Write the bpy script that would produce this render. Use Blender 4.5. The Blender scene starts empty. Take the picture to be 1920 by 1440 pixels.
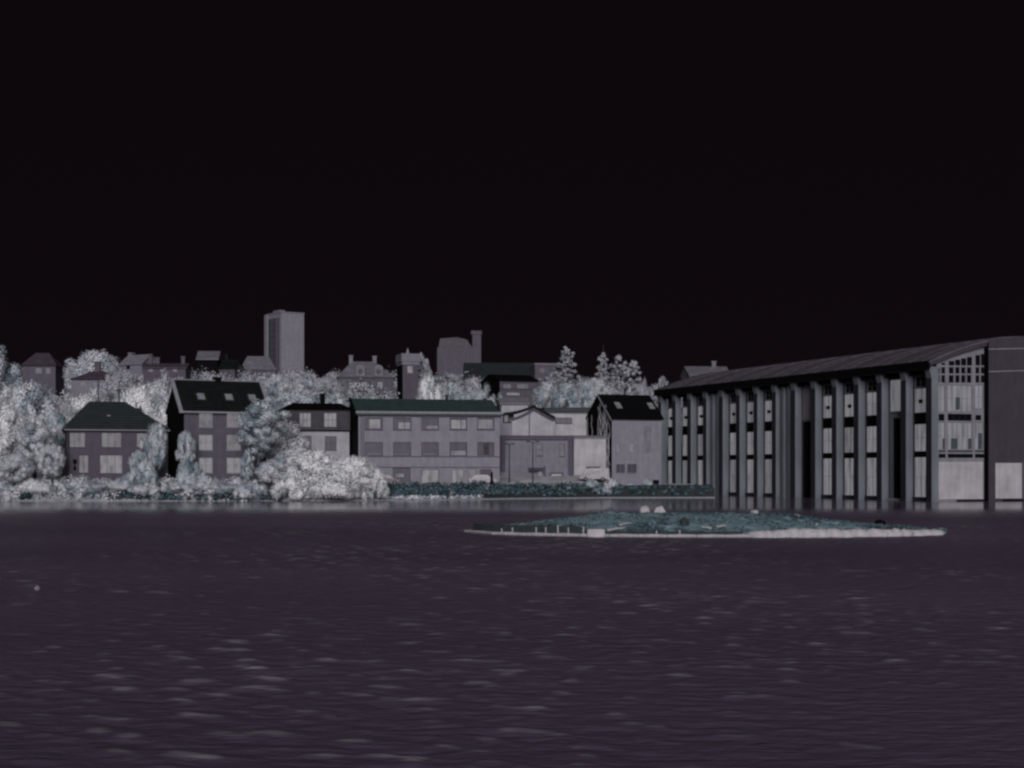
import bpy, math, random
import numpy as np
from mathutils import Vector

# ------------------------------------------------------------------ camera
F = 2880.0            # focal length in photo pixels (photo 1920 x 1440)
HOR = 883.0           # horizon row in the photo
CZ = 4.0              # eye height above the water
sc = bpy.context.scene
C = sc.collection
cam_d = bpy.data.cameras.new('camera')
cam = bpy.data.objects.new('camera', cam_d); C.objects.link(cam)
cam.location = (0, 0, CZ); cam.rotation_euler = (math.radians(90), 0, 0)
cam_d.sensor_width = 36.0; cam_d.lens = 36.0 * F / 1920.0
cam_d.shift_y = (HOR - 720.0) / 1920.0
cam_d.clip_start = 0.5; cam_d.clip_end = 9000
sc.camera = cam
sc.cycles.filter_width = 2.5

# ------------------------------------------------------------------ night sky and moonlight
SUN_AZ, SUN_EL = math.radians(2), math.radians(19)     # low, from behind the camera
w = bpy.data.worlds.new('World'); sc.world = w; w.use_nodes = True
nt = w.node_tree; nt.nodes.clear()
sky = nt.nodes.new('ShaderNodeTexSky'); sky.sky_type = 'NISHITA'; sky.sun_disc = False
sky.sun_elevation = SUN_EL; sky.sun_rotation = math.pi - SUN_AZ
sky.air_density = 0.6; sky.dust_density = 0.0
mul = nt.nodes.new('ShaderNodeMix'); mul.data_type = 'RGBA'; mul.blend_type = 'MULTIPLY'
mul.inputs['Factor'].default_value = 1.0
mul.inputs['B'].default_value = (1.0, 0.60, 0.84, 1)
bg = nt.nodes.new('ShaderNodeBackground'); bg.inputs['Strength'].default_value = 0.0033
wo = nt.nodes.new('ShaderNodeOutputWorld')
bw = nt.nodes.new('ShaderNodeRGBToBW'); nt.links.new(sky.outputs[0], bw.inputs[0])
pw = nt.nodes.new('ShaderNodeMath'); pw.operation = 'POWER'; pw.inputs[1].default_value = 0.2; nt.links.new(bw.outputs[0], pw.inputs[0])
nt.links.new(pw.outputs[0], mul.inputs['A']); nt.links.new(mul.outputs['Result'], bg.inputs['Color'])
nt.links.new(bg.outputs[0], wo.inputs[0])
sl = bpy.data.lights.new('moon', 'SUN'); sl.energy = 4.0; sl.angle = math.radians(32); sl.color = (1.0, 0.97, 1.0)
so = bpy.data.objects.new('moon', sl); C.objects.link(so)
sdir = Vector((math.sin(SUN_AZ) * math.cos(SUN_EL), -math.cos(SUN_AZ) * math.cos(SUN_EL), math.sin(SUN_EL)))
so.rotation_euler = sdir.to_track_quat('Z', 'Y').to_euler(); so.location = (60, -60, 60)
sc.view_settings.view_transform = 'Standard'; sc.view_settings.look = 'None'
sc.view_settings.exposure = 0.0; sc.view_settings.gamma = 1.0

# ------------------------------------------------------------------ materials
def new_mat(name):
    m = bpy.data.materials.new(name); m.use_nodes = True
    n = m.node_tree.nodes; b = n['Principled BSDF']
    b.inputs['Specular IOR Level'].default_value = 0.25
    return m, n, m.node_tree.links, b

def ramp(n, stops):
    r = n.new('ShaderNodeValToRGB')
    while len(r.color_ramp.elements) < len(stops): r.color_ramp.elements.new(0.5)
    for e, (p, c) in zip(r.color_ramp.elements, stops):
        e.position = p; e.color = (c[0], c[1], c[2], 1)
    return r

K = 0.54
def surf(name, col, var=0.25, scale=1.5, rough=0.85, stretch=(1, 1, 1), bump=0.15, bscale=12, tint=None):
    """wall / roof / stone: base colour broken up by two noises and a fine bump"""
    m, n, l, b = new_mat(name)
    tc = n.new('ShaderNodeTexCoord'); mp = n.new('ShaderNodeMapping'); mp.inputs['Scale'].default_value = stretch
    l.new(tc.outputs['Object'], mp.inputs[0])
    a = n.new('ShaderNodeTexNoise'); a.inputs['Scale'].default_value = scale; a.inputs['Detail'].default_value = 6
    a.inputs['Roughness'].default_value = 0.65
    l.new(mp.outputs[0], a.inputs['Vector'])
    t = [c * K for c in (tint or col)]; col = [c * K for c in col]
    lo = [c * (1 - var) for c in col]; hi = [c * (1 + var) for c in t]
    r = ramp(n, [(0.3, lo), (0.7, hi)]); l.new(a.outputs['Fac'], r.inputs[0])
    m2 = n.new('ShaderNodeMapping'); m2.inputs['Scale'].default_value = (1.7, 1.7, 0.22); l.new(tc.outputs['Object'], m2.inputs[0])
    k2 = n.new('ShaderNodeTexNoise'); k2.inputs['Scale'].default_value = 1.0; k2.inputs['Detail'].default_value = 5; l.new(m2.outputs[0], k2.inputs['Vector'])
    r2 = ramp(n, [(0.35, (0.72, 0.74, 0.76)), (0.6, (1.08, 1.07, 1.06))]); l.new(k2.outputs['Fac'], r2.inputs[0])
    mm = n.new('ShaderNodeMix'); mm.data_type = 'RGBA'; mm.blend_type = 'MULTIPLY'; mm.inputs['Factor'].default_value = 0.38
    l.new(r.outputs[0], mm.inputs['A']); l.new(r2.outputs[0], mm.inputs['B']); l.new(mm.outputs['Result'], b.inputs['Base Color'])
    b.inputs['Roughness'].default_value = rough
    if max(col) < 0.012: b.inputs['Specular IOR Level'].default_value = 0.04
    f = n.new('ShaderNodeTexNoise'); f.inputs['Scale'].default_value = bscale; f.inputs['Detail'].default_value = 3
    l.new(mp.outputs[0], f.inputs['Vector'])
    bp = n.new('ShaderNodeBump'); bp.inputs['Strength'].default_value = bump; bp.inputs['Distance'].default_value = 0.05
    l.new(f.outputs['Fac'], bp.inputs['Height']); l.new(bp.outputs[0], b.inputs['Normal'])
    return m

def ribbed(name, col, pitch, axis='X', var=0.25, rough=0.6):
    """sheet metal or tiles: courses as bump"""
    m = surf(name, col, var, 0.8, rough)
    n, l = m.node_tree.nodes, m.node_tree.links
    wv = n.new('ShaderNodeTexWave'); wv.wave_type = 'BANDS'; wv.bands_direction = axis
    wv.inputs['Scale'].default_value = 1.0 / pitch * 0.314; wv.inputs['Distortion'].default_value = 0.4
    tc = [x for x in n if x.type == 'TEX_COORD'][0]; l.new(tc.outputs['Object'], wv.inputs['Vector'])
    bp0 = [x for x in n if x.type == 'BUMP'][0]
    bp = n.new('ShaderNodeBump'); bp.inputs['Strength'].default_value = 0.5; bp.inputs['Distance'].default_value = 0.08
    l.new(wv.outputs['Fac'], bp.inputs['Height']); l.new(bp0.outputs[0], bp.inputs['Normal'])
    l.new(bp.outputs[0], n['Principled BSDF'].inputs['Normal'])
    return m

def glow_pane(name, col, strength, sx=1.2, sz=0.5):
    """window glass given an added glow, made uneven by noise"""
    m, n, l, b = new_mat(name)
    tc = n.new('ShaderNodeTexCoord'); mp = n.new('ShaderNodeMapping'); mp.inputs['Scale'].default_value = (sx, sx, sz)
    a = n.new('ShaderNodeTexNoise'); a.inputs['Scale'].default_value = 1.1; a.inputs['Detail'].default_value = 4
    l.new(tc.outputs['Object'], mp.inputs[0]); l.new(mp.outputs[0], a.inputs['Vector'])
    r = ramp(n, [(0.28, [c * 0.45 for c in col]), (0.5, col), (0.72, [min(1, c * 1.3) for c in col])])
    l.new(a.outputs['Fac'], r.inputs[0]); l.new(r.outputs[0], b.inputs['Emission Color'])
    b.inputs['Base Color'].default_value = (0.03, 0.03, 0.035, 1); b.inputs['Roughness'].default_value = 0.12
    b.inputs['Emission Strength'].default_value = strength  # glow added to brighten the panes, no lamp behind them
    return m

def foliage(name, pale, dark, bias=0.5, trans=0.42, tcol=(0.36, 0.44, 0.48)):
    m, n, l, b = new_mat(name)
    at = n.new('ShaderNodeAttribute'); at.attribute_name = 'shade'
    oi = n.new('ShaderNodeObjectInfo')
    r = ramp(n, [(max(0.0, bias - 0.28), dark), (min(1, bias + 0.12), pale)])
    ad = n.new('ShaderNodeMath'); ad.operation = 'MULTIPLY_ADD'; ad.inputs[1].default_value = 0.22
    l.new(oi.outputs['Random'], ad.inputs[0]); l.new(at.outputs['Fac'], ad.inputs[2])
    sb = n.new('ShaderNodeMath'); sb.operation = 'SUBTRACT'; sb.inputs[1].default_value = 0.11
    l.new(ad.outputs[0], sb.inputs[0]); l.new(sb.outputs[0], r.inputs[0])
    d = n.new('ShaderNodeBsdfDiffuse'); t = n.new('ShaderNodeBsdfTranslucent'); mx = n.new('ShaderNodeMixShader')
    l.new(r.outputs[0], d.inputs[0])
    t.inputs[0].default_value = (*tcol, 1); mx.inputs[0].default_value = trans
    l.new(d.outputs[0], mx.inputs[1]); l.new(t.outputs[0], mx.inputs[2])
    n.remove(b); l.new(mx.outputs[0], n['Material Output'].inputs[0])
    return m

M = {}
M['wall_purple'] = surf('wall_purple', (0.084, 0.070, 0.096), 0.15, 1.2)
M['wall_purple2'] = surf('wall_purple2', (0.094, 0.084, 0.108), 0.15, 1.2)
M['wall_grey'] = surf('wall_grey', (0.225, 0.215, 0.255), 0.12, 0.8)
M['wall_grey2'] = surf('wall_grey2', (0.185, 0.178, 0.212), 0.14, 0.8)
M['wall_pale'] = surf('wall_pale', (0.36, 0.35, 0.385), 0.16, 0.7)
M['wall_white'] = surf('wall_white', (0.40, 0.40, 0.42), 0.2, 0.5, tint=(0.42, 0.40, 0.42))
M['boards_dark'] = ribbed('boards_dark', (0.034, 0.030, 0.040), 0.35, 'Z', 0.45)
M['trim_purple'] = surf('trim_purple', (0.085, 0.072, 0.105), 0.15, 2)
M['trim_pale'] = surf('trim_pale', (0.25, 0.245, 0.28), 0.12, 2)
M['trim_dark'] = surf('trim_dark', (0.022, 0.026, 0.03), 0.3, 2)
M['black'] = surf('black', (0.004, 0.004, 0.005), 0.4, 3)
M['side_shade'] = surf('side_shade', (0.003, 0.003, 0.0034), 0.4, 2)  # near-black colour standing in for shade on the left ends
M['roof_teal_black'] = ribbed('roof_teal_black', (0.019, 0.026, 0.029), 0.4, 'Z')
M['roof_black'] = ribbed('roof_black', (0.010, 0.012, 0.012), 0.4, 'Z')
M['roof_jet'] = surf('roof_jet', (0.0035, 0.0035, 0.0042), 0.4, 2)
M['roof_green'] = ribbed('roof_green', (0.034, 0.057, 0.058), 0.45, 'Z', 0.2)
M['roof_lilac'] = ribbed('roof_lilac', (0.155, 0.145, 0.175), 0.5, 'Z', 0.3)
M['roof_plum'] = ribbed('roof_plum', (0.066, 0.05, 0.07), 0.5, 'Z', 0.3)
M['hall_roof'] = surf('hall_roof', (0.095, 0.080, 0.100), 0.3, 0.5, 0.7, (0.3, 1.6, 1))
M['hall_pier'] = surf('hall_pier', (0.150, 0.162, 0.188), 0.2, 0.9, 0.85, (1, 1, 0.25))
M['shade_dark'] = surf('shade_dark', (0.02, 0.022, 0.03), 0.3, 0.9, 0.7, (1, 1, 0.3))  # dark colour standing in for shade on the pier fronts
M['hall_wall'] = surf('hall_wall', (0.205, 0.195, 0.225), 0.2, 0.6, 0.85)
M['hall_plum'] = surf('hall_plum', (0.048, 0.037, 0.053), 0.13, 0.5)
M['hall_door'] = surf('hall_door', (0.40, 0.385, 0.41), 0.2, 0.35)
M['pane_bright'] = glow_pane('pane_bright', (0.92, 0.87, 0.93), 0.215)
M['pane_mid'] = glow_pane('pane_mid', (0.92, 0.86, 0.94), 0.165)
M['pane_dim'] = glow_pane('pane_dim', (0.86, 0.82, 0.92), 0.115)
M['pane_hall'] = glow_pane('pane_hall', (0.86, 0.84, 0.94), 0.20, 2.0, 0.25)
M['pane_hall_dim'] = glow_pane('pane_hall_dim', (0.84, 0.84, 0.96), 0.15, 2.0, 0.25)
M['pane_plum'] = surf('pane_plum', (0.082, 0.072, 0.098), 0.2, 1.5, 0.35)
M['pane_black'] = surf('pane_black', (0.006, 0.006, 0.008), 0.3, 2, 0.3)
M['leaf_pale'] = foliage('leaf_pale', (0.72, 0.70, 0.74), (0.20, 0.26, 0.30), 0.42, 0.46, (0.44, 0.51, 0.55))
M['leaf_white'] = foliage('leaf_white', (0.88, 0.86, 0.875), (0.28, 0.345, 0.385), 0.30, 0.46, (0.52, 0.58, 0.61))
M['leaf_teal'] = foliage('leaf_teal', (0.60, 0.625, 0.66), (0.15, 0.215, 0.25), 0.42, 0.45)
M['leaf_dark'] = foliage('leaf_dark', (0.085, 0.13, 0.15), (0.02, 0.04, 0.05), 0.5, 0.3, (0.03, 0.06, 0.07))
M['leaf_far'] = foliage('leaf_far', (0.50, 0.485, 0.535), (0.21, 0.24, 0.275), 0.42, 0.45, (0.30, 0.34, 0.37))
M['bark'] = surf('bark', (0.045, 0.05, 0.06), 0.4, 3)
M['stone_pale'] = surf('stone_pale', (0.48, 0.455, 0.48), 0.2, 2.5, 0.9, bump=0.4)
M['timber_pale'] = surf('timber_pale', (0.40, 0.385, 0.41), 0.25, 4, 0.9)
M['timber_dark'] = surf('timber_dark', (0.028, 0.036, 0.04), 0.4, 3, 0.9)
M['quay_dark'] = surf('quay_dark', (0.022, 0.028, 0.031), 0.4, 1.2, 0.9, bump=0.4)
M['cabinet'] = surf('cabinet', (0.05, 0.068, 0.078), 0.3, 2)
M['ground'] = surf('ground', (0.30, 0.32, 0.36), 0.5, 0.25, 0.95, tint=(0.36, 0.355, 0.38))
M['turf_teal'] = surf('turf_teal', (0.15, 0.235, 0.28), 0.4, 0.8, 0.95, bump=0.6, tint=(0.18, 0.26, 0.30))
M['car_pale'] = surf('car_pale', (0.30, 0.28, 0.31), 0.08, 1, 0.3)
M['car_plum'] = surf('car_plum', (0.12, 0.095, 0.115), 0.08, 1, 0.3)
M['glass_pale'] = surf('glass_pale', (0.40, 0.38, 0.40), 0.15, 1, 0.2)
M['rubber'] = surf('rubber', (0.015, 0.018, 0.02), 0.2, 3)
M['sign_pale'] = surf('sign_pale', (0.46, 0.42, 0.46), 0.12, 2)

# ------------------------------------------------------------------ helpers
class MB:
    """collects polygons for one mesh"""
    def __init__(s): s.v = []; s.f = []
    def poly(s, *pts):
        k = len(s.v); s.v += [tuple(p) for p in pts]; s.f.append(tuple(range(k, k + len(pts)))); return s
    def box(s, x0, x1, y0, y1, z0, z1):
        k = len(s.v)
        s.v += [(x0, y0, z0), (x1, y0, z0), (x1, y1, z0), (x0, y1, z0), (x0, y0, z1), (x1, y0, z1), (x1, y1, z1), (x0, y1, z1)]
        s.f += [tuple(k + i for i in q) for q in ((0, 3, 2, 1), (4, 5, 6, 7), (0, 1, 5, 4), (1, 2, 6, 5), (2, 3, 7, 6), (3, 0, 4, 7))]
        return s
    def prism(s, prof, a, b, axis='x'):
        """profile (u, z) swept from a to b along x (u = y) or y (u = x)"""
        k = len(s.v); n = len(prof)
        for q in (a, b):
            for u, z in prof: s.v.append((q, u, z) if axis == 'x' else (u, q, z))
        s.f.append(tuple(range(k, k + n))[::-1]); s.f.append(tuple(range(k + n, k + 2 * n)))
        for i in range(n):
            j = (i + 1) % n; s.f.append((k + i, k + j, k + n + j, k + n + i))
        return s
    def tube(s, pts, rads, n=7, cap=True):
        k0 = len(s.v)
        for i, p in enumerate(pts):
            p = Vector(p); q = Vector(pts[min(i + 1, len(pts) - 1)]) - Vector(pts[max(i - 1, 0)])
            q.normalize(); a = q.orthogonal().normalized(); b = q.cross(a)
            for j in range(n):
                t = 2 * math.pi * j / n
                s.v.append(tuple(p + (a * math.cos(t) + b * math.sin(t)) * rads[i]))
        for i in range(len(pts) - 1):
            for j in range(n):
                a0 = k0 + i * n + j; a1 = k0 + i * n + (j + 1) % n
                s.f.append((a0, a1, a1 + n, a0 + n))
        if cap:
            s.f.append(tuple(range(k0, k0 + n))[::-1]); s.f.append(tuple(range(len(s.v) - n, len(s.v))))
        return s
    def mesh(s, name, smooth=False):
        me = bpy.data.meshes.new(name); me.from_pydata(s.v, [], s.f); me.update()
        if smooth: me.polygons.foreach_set('use_smooth', [True] * len(me.polygons))
        return me

def link(name, me, mat, parent=None, smooth=False):
    o = bpy.data.objects.new(name, me); C.objects.link(o)
    if mat is not None and not me.materials: me.materials.append(M[mat])
    o.parent = parent
    return o
def part(name, mb, mat, parent, smooth=False): return link(name, mb.mesh(name, smooth), mat, parent)
def tag(o, label, cat=None, group=None, kind=None):
    if label: o['label'] = label
    if cat: o['category'] = cat
    if group: o['group'] = group
    if kind: o['kind'] = kind
    return o
def empty(name, loc, rz=0.0):
    o = bpy.data.objects.new(name, None); C.objects.link(o); o.location = loc; o.rotation_euler = (0, 0, rz)
    o.empty_display_size = 0.5
    return o
def world_x(px, Y): return (px - 960.0) / F * Y
def world_z(py, Y): return CZ + (HOR - py) / F * Y

class Fr:
    """a building's own frame: front-left corner, turned by theta; reads off widths and heights"""
    def __init__(s, px0, Y0, th, zb):
        s.th = math.radians(th); s.Y0 = Y0; s.X0 = world_x(px0, Y0); s.zb = zb
    def x(s, px):
        u = (px - 960.0) / F
        return (u * s.Y0 - s.X0) / (math.cos(s.th) - u * math.sin(s.th))
    def z(s, py, px): return world_z(py, s.Y0 + s.x(px) * math.sin(s.th)) - s.zb
    def rect(s, px0, px1, py0, py1):
        pm = 0.5 * (px0 + px1); return (s.x(px0), s.x(px1), s.z(py1, pm), s.z(py0, pm))
    def root(s, name, label, cat, group=None):
        return tag(empty(name, (s.X0, s.Y0, s.zb), s.th), label, cat, group)

def shore(x):
    xs = [-400, -75, -40, -22, -10, 0, 14, 30]; ys = [196, 201, 202, 206, 211, 219, 226.5, 228]
    return float(np.interp(x, xs, ys))
def ground(x, Y):
    d = Y - shore(x)
    if x > 30: d = min(d, (Y - 262) if x < 120 else Y - 240)
    if d < 0: return max(-2.5, d * 0.5)
    base = float(np.interp(d, [0, 1.0, 6, 30], [-0.05, 0.35, 2.0, 2.4])) * (0.72 if x > 14 else 1.0)
    hill = float(np.interp(Y, [232, 270, 310, 360, 400, 470, 700, 3000], [0, 6, 13.5, 20, 22.5, 24, 12, 5]))
    if x > 16: hill *= float(np.interp(Y, [278, 300], [0, 1]))
    hill *= float(np.interp(x, [-300, -60, 0, 40, 90, 300], [1.0, 1.0, 1.0, 0.85, 0.7, 0.7]))
    return base + hill

# ------------------------------------------------------------------ ground and water
def build_ground():
    xs = np.concatenate([np.linspace(-3000, -160, 12), np.arange(-150, 150, 2.5), np.linspace(160, 3000, 12)])
    ys = np.concatenate([np.arange(190, 260, 1.5), np.arange(260, 480, 5), np.linspace(490, 4000, 16)])
    rnd = random.Random(4)
    v = [(x, y, ground(x, y) + (rnd.uniform(-0.15, 0.15) if y > shore(x) + 3 else 0)) for y in ys for x in xs]
    nx = len(xs)
    f = [(j * nx + i, j * nx + i + 1, (j + 1) * nx + i + 1, (j + 1) * nx + i) for j in range(len(ys) - 1) for i in range(nx - 1)]
    me = bpy.data.meshes.new('ground'); me.from_pydata(v, [], f); me.update()
    tag(link('ground', me, 'ground'), 'pale bank and wooded slope behind the waterfront', kind='structure')
build_ground()

def water_material():
    m, n, l, b = new_mat('water')
    tc = n.new('ShaderNodeTexCoord')
    def noise(scale, stretch, detail=3, rough=0.55):
        mp = n.new('ShaderNodeMapping'); mp.inputs['Scale'].default_value = stretch
        t = n.new('ShaderNodeTexNoise'); t.inputs['Scale'].default_value = scale; t.inputs['Detail'].default_value = detail
        t.inputs['Roughness'].default_value = rough
        l.new(tc.outputs['Object'], mp.inputs[0]); l.new(mp.outputs[0], t.inputs['Vector']); return t
    w1 = noise(2.6, (0.5, 1.0, 1), 3, 0.6); w3 = noise(0.03, (0.45, 1.0, 1), 3)
    sep = n.new('ShaderNodeSeparateXYZ'); l.new(tc.outputs['Object'], sep.inputs[0])
    # ruffled open water scatters, the calm strip in the lee of the shore mirrors
    calm = n.new('ShaderNodeMapRange'); calm.inputs['From Min'].default_value = 128; calm.inputs['From Max'].default_value = 168
    l.new(sep.outputs['Y'], calm.inputs['Value'])
    def mix(a, c, out):
        r = n.new('ShaderNodeMapRange'); r.inputs['To Min'].default_value = a; r.inputs['To Max'].default_value = c
        l.new(calm.outputs[0], r.inputs['Value']); l.new(r.outputs[0], out)
    bp = n.new('ShaderNodeBump'); bp.inputs['Distance'].default_value = 0.12
    mix(0.7, 0.14, bp.inputs['Strength']); l.new(w1.outputs['Fac'], bp.inputs['Height']); l.new(bp.outputs[0], b.inputs['Normal'])
    r = ramp(n, [(0.3, (0.050, 0.0365, 0.058)), (0.7, (0.080, 0.061, 0.090))]); l.new(w3.outputs['Fac'], r.inputs[0])
    at = n.new('ShaderNodeAttribute'); at.attribute_name = 'crest'      # pale glints painted on the wave crests
    mc = n.new('ShaderNodeMix'); mc.data_type = 'RGBA'; mc.inputs['B'].default_value = (0.180, 0.168, 0.195, 1)
    l.new(at.outputs['Fac'], mc.inputs['Factor']); l.new(r.outputs[0], mc.inputs['A']); l.new(mc.outputs['Result'], b.inputs['Base Color'])
    mix(0.45, 0.10, b.inputs['Roughness']); mix(0.10, 0.5, b.inputs['Specular IOR Level'])
    b.inputs['IOR'].default_value = 1.33
    M['water'] = m
water_material()
def build_water():
    """wind waves as real geometry where they can be told apart, flat further out"""
    rows = [12.0]
    while rows[-1] < 150: rows.append(rows[-1] * 1.0032)
    rows = np.array(rows); nc = 620; E = 0.40; sl_ = np.linspace(-E, E, nc)
    Yg = np.repeat(rows[:, None], nc, 1); Xg = sl_[None, :] * (rows[:, None] + 8.0)
    rs = np.random.RandomState(5); Z = np.zeros_like(Yg)
    for k in range(90):
        lam = 0.38 * (1.9 / 0.38) ** rs.uniform(); ang = rs.normal(0, 0.75) + 0.2; kk = 2 * np.pi / lam
        amp = 0.0017 * lam ** 0.75 * rs.uniform(0.5, 1.2); ph = rs.uniform(0, 6.28)
        fade = np.clip((lam * 560 / np.maximum(Yg, 1) - 1.2) / 3.0, 0, 1)      # no waves finer than the mesh
        Z += fade * amp * np.sin(kk * (Xg * math.sin(ang) + Yg * math.cos(ang)) + ph + 0.7 * np.sin(0.31 * Xg + 0.17 * Yg * (k % 5) + ph))
    gust = 0.72 + 0.30 * np.sin(0.23 * Xg + 0.9 * np.sin(0.11 * Yg)) * np.sin(0.15 * Yg + 0.1 * Xg + 1.0) + 0.38 * np.exp(-((Xg + 0.5 - 0.02 * Yg) / (3.0 + 0.12 * Yg)) ** 2)
    Z *= gust
    sd = Z.std(axis=1, keepdims=True) + 1e-5
    crest = np.clip((Z / np.median(sd[:500]) - 1.35) / 2.0, 0, 1) * 0.85
    edge = np.clip((E - np.abs(sl_))[None, :] / 0.03, 0, 1) * np.clip((150 - Yg) / 35, 0, 1) * np.clip((Yg - 12) / 2, 0, 1)
    Z *= edge
    v = np.stack([Xg, Yg, Z], -1).reshape(-1, 3); nr = len(rows)
    idx = np.arange(nr * nc).reshape(nr, nc)
    f = np.stack([idx[:-1, :-1], idx[:-1, 1:], idx[1:, 1:], idx[1:, :-1]], -1).reshape(-1, 4)
    e = E; y0, y1 = float(rows[0]), float(rows[-1]); x0, x1 = e * (y0 + 8), e * (y1 + 8)
    base = len(v)
    ex = np.array([(-4000, y0, 0), (-x0, y0, 0), (-x1, y1, 0), (-4000, y1, 0), (x0, y0, 0), (4000, y0, 0), (4000, y1, 0), (x1, y1, 0),
                   (-4000, -80, 0), (4000, -80, 0), (-4000, 262, 0), (4000, 262, 0)], float)
    g = [(0, 1, 2, 3), (4, 5, 6, 7), (8, 9, 5, 0), (3, 6, 11, 10)]
    v = np.vstack([v, ex]); f = np.vstack([f, np.array(g) + base]); n = len(f)
    me = bpy.data.meshes.new('water'); me.vertices.add(len(v)); me.vertices.foreach_set('co', v.ravel())
    me.loops.add(4 * n); me.loops.foreach_set('vertex_index', f.ravel())
    me.polygons.add(n); me.polygons.foreach_set('loop_start', np.arange(0, 4 * n, 4)); me.polygons.foreach_set('loop_total', np.full(n, 4))
    me.polygons.foreach_set('use_smooth', np.ones(n, bool)); me.update()
    at = me.attributes.new('crest', 'FLOAT', 'POINT'); at.data.foreach_set('value', np.concatenate([(crest * edge).ravel(), np.zeros(len(ex))]).astype(np.float32))
    tag(link('water', me, 'water'), 'dark rippled harbour water', kind='structure')
build_water()

# quay wall in front of the middle houses
def quay():
    mb = MB(); xs = np.linspace(-4, 30, 18)
    for a, b in zip(xs[:-1], xs[1:]):
        za = np.interp(a, [-4, 4, 14, 15, 30], [0.35, 0.85, 0.95, 1.35, 1.4]); zb = np.interp(b, [-4, 4, 14, 15, 30], [0.35, 0.85, 0.95, 1.35, 1.4])
        ya, yb = shore(a) - 0.25, shore(b) - 0.25
        mb.poly((a, ya, -0.6), (b, yb, -0.6), (b, yb, zb), (a, ya, za))
        mb.poly((a, ya, za), (b, yb, zb), (b, yb + 3.5, zb + 0.5), (a, ya + 3.5, za + 0.5))
    yb = shore(30) - 0.25
    mb.poly((30, yb, -0.6), (30, yb + 36, -0.6), (30, yb + 36, 1.4), (30, yb, 1.4))
    qw = tag(part('quay_wall', mb, 'quay_dark', None), 'low dark quay wall below the middle houses', kind='structure')
    lg = MB(); xs = np.linspace(-26, 30, 24)
    for a, b in zip(xs[:-1], xs[1:]):
        ya, yb = shore(a) - 0.3, shore(b) - 0.3
        lg.poly((a, ya - 0.5, -0.1), (b, yb - 0.5, -0.1), (b, yb - 0.35, 0.14), (a, ya - 0.35, 0.14)); lg.poly((a, ya - 0.35, 0.14), (b, yb - 0.35, 0.14), (b, yb + 0.4, 0.2), (a, ya + 0.4, 0.2))
    part('waterline_ledge', lg, 'trim_pale', qw)
quay()

# ------------------------------------------------------------------ building kit
def wall_front(mb, x0, x1, z0, z1, holes, y=0.0, depth=0.18):
    xs = sorted({x0, x1, *[h[0] for h in holes], *[h[1] for h in holes]}); zs = sorted({z0, z1, *[h[2] for h in holes], *[h[3] for h in holes]})
    for a, b in zip(xs[:-1], xs[1:]):
        for c, d in zip(zs[:-1], zs[1:]):
            xm, zm = (a + b) / 2, (c + d) / 2
            if any(h[0] < xm < h[1] and h[2] < zm < h[3] for h in holes): continue
            mb.poly((a, y, c), (b, y, c), (b, y, d), (a, y, d))
    for h in holes:
        a, b, c, d = h; e = y + depth
        mb.poly((a, y, c), (a, e, c), (a, e, d), (a, y, d)); mb.poly((b, y, c), (b, y, d), (b, e, d), (b, e, c))
        mb.poly((a, y, d), (a, e, d), (b, e, d), (b, y, d)); mb.poly((a, y, c), (b, y, c), (b, e, c), (a, e, c))

def window(parent, r, pane='pane_mid', nx=2, nz=1, frame='trim_pale', y=0.0, sill=True, bar=0.07, name='window'):
    a, b, c, d = r; mb = MB(); y0, y1 = y + 0.05, y + 0.15
    mb.box(a, a + bar, y0, y1, c, d).box(b - bar, b, y0, y1, c, d)
    mb.box(a + bar, b - bar, y0, y1, c, c + bar).box(a + bar, b - bar, y0, y1, d - bar, d)
    for i in range(1, nx):
        x = a + (b - a) * i / nx; mb.box(x - bar * 0.4, x + bar * 0.4, y0 + 0.01, y1, c + bar, d - bar)
    for i in range(1, nz):
        z = c + (d - c) * i / nz; mb.box(a + bar, b - bar, y0 + 0.015, y1, z - bar * 0.4, z + bar * 0.4)
    wn = part(name, mb, frame, parent)
    part('pane', MB().box(a + 0.01, b - 0.01, y + 0.12, y + 0.17, c + 0.01, d - 0.01), pane, wn)
    if sill: part('sill', MB().box(a - 0.06, b + 0.06, y - 0.07, y + 0.05, c - 0.09, c - 0.004), frame, wn)
    return wn

def shell(parent, W, D, H, holes, mat, gable=None, side_mat=None, z0=-1.5, ridge='x'):
    """four walls, the front with real openings; gable = ridge height for gable ends; side_mat = shade painted on the left end"""
    mb = MB(); wall_front(mb, 0, W, z0, H, holes)
    mb.poly((W, D, z0), (0, D, z0), (0, D, H), (W, D, H))
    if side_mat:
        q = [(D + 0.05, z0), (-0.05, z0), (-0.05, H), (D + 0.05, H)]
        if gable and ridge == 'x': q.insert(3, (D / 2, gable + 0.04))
        part('end_shade', MB().prism(q[::-1], -0.12, -0.004), side_mat, parent)  # thin black sheet paints the left end as if in shade
    if gable and ridge == 'x':
        mb.poly((0, D, z0), (0, 0, z0), (0, 0, H), (0, D / 2, gable), (0, D, H))
        mb.poly((W, 0, z0), (W, D, z0), (W, D, H), (W, D / 2, gable), (W, 0, H))
    else:
        mb.poly((0, D, z0), (0, 0, z0), (0, 0, H), (0, D, H)); mb.poly((W, 0, z0), (W, D, z0), (W, D, H), (W, 0, H))
        if gable:
            mb.poly((0, 0, H), (W, 0, H), (W / 2, 0, gable)); mb.poly((W, D, H), (0, D, H), (W / 2, D, gable))
    return part('wall', mb, mat, parent)

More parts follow.
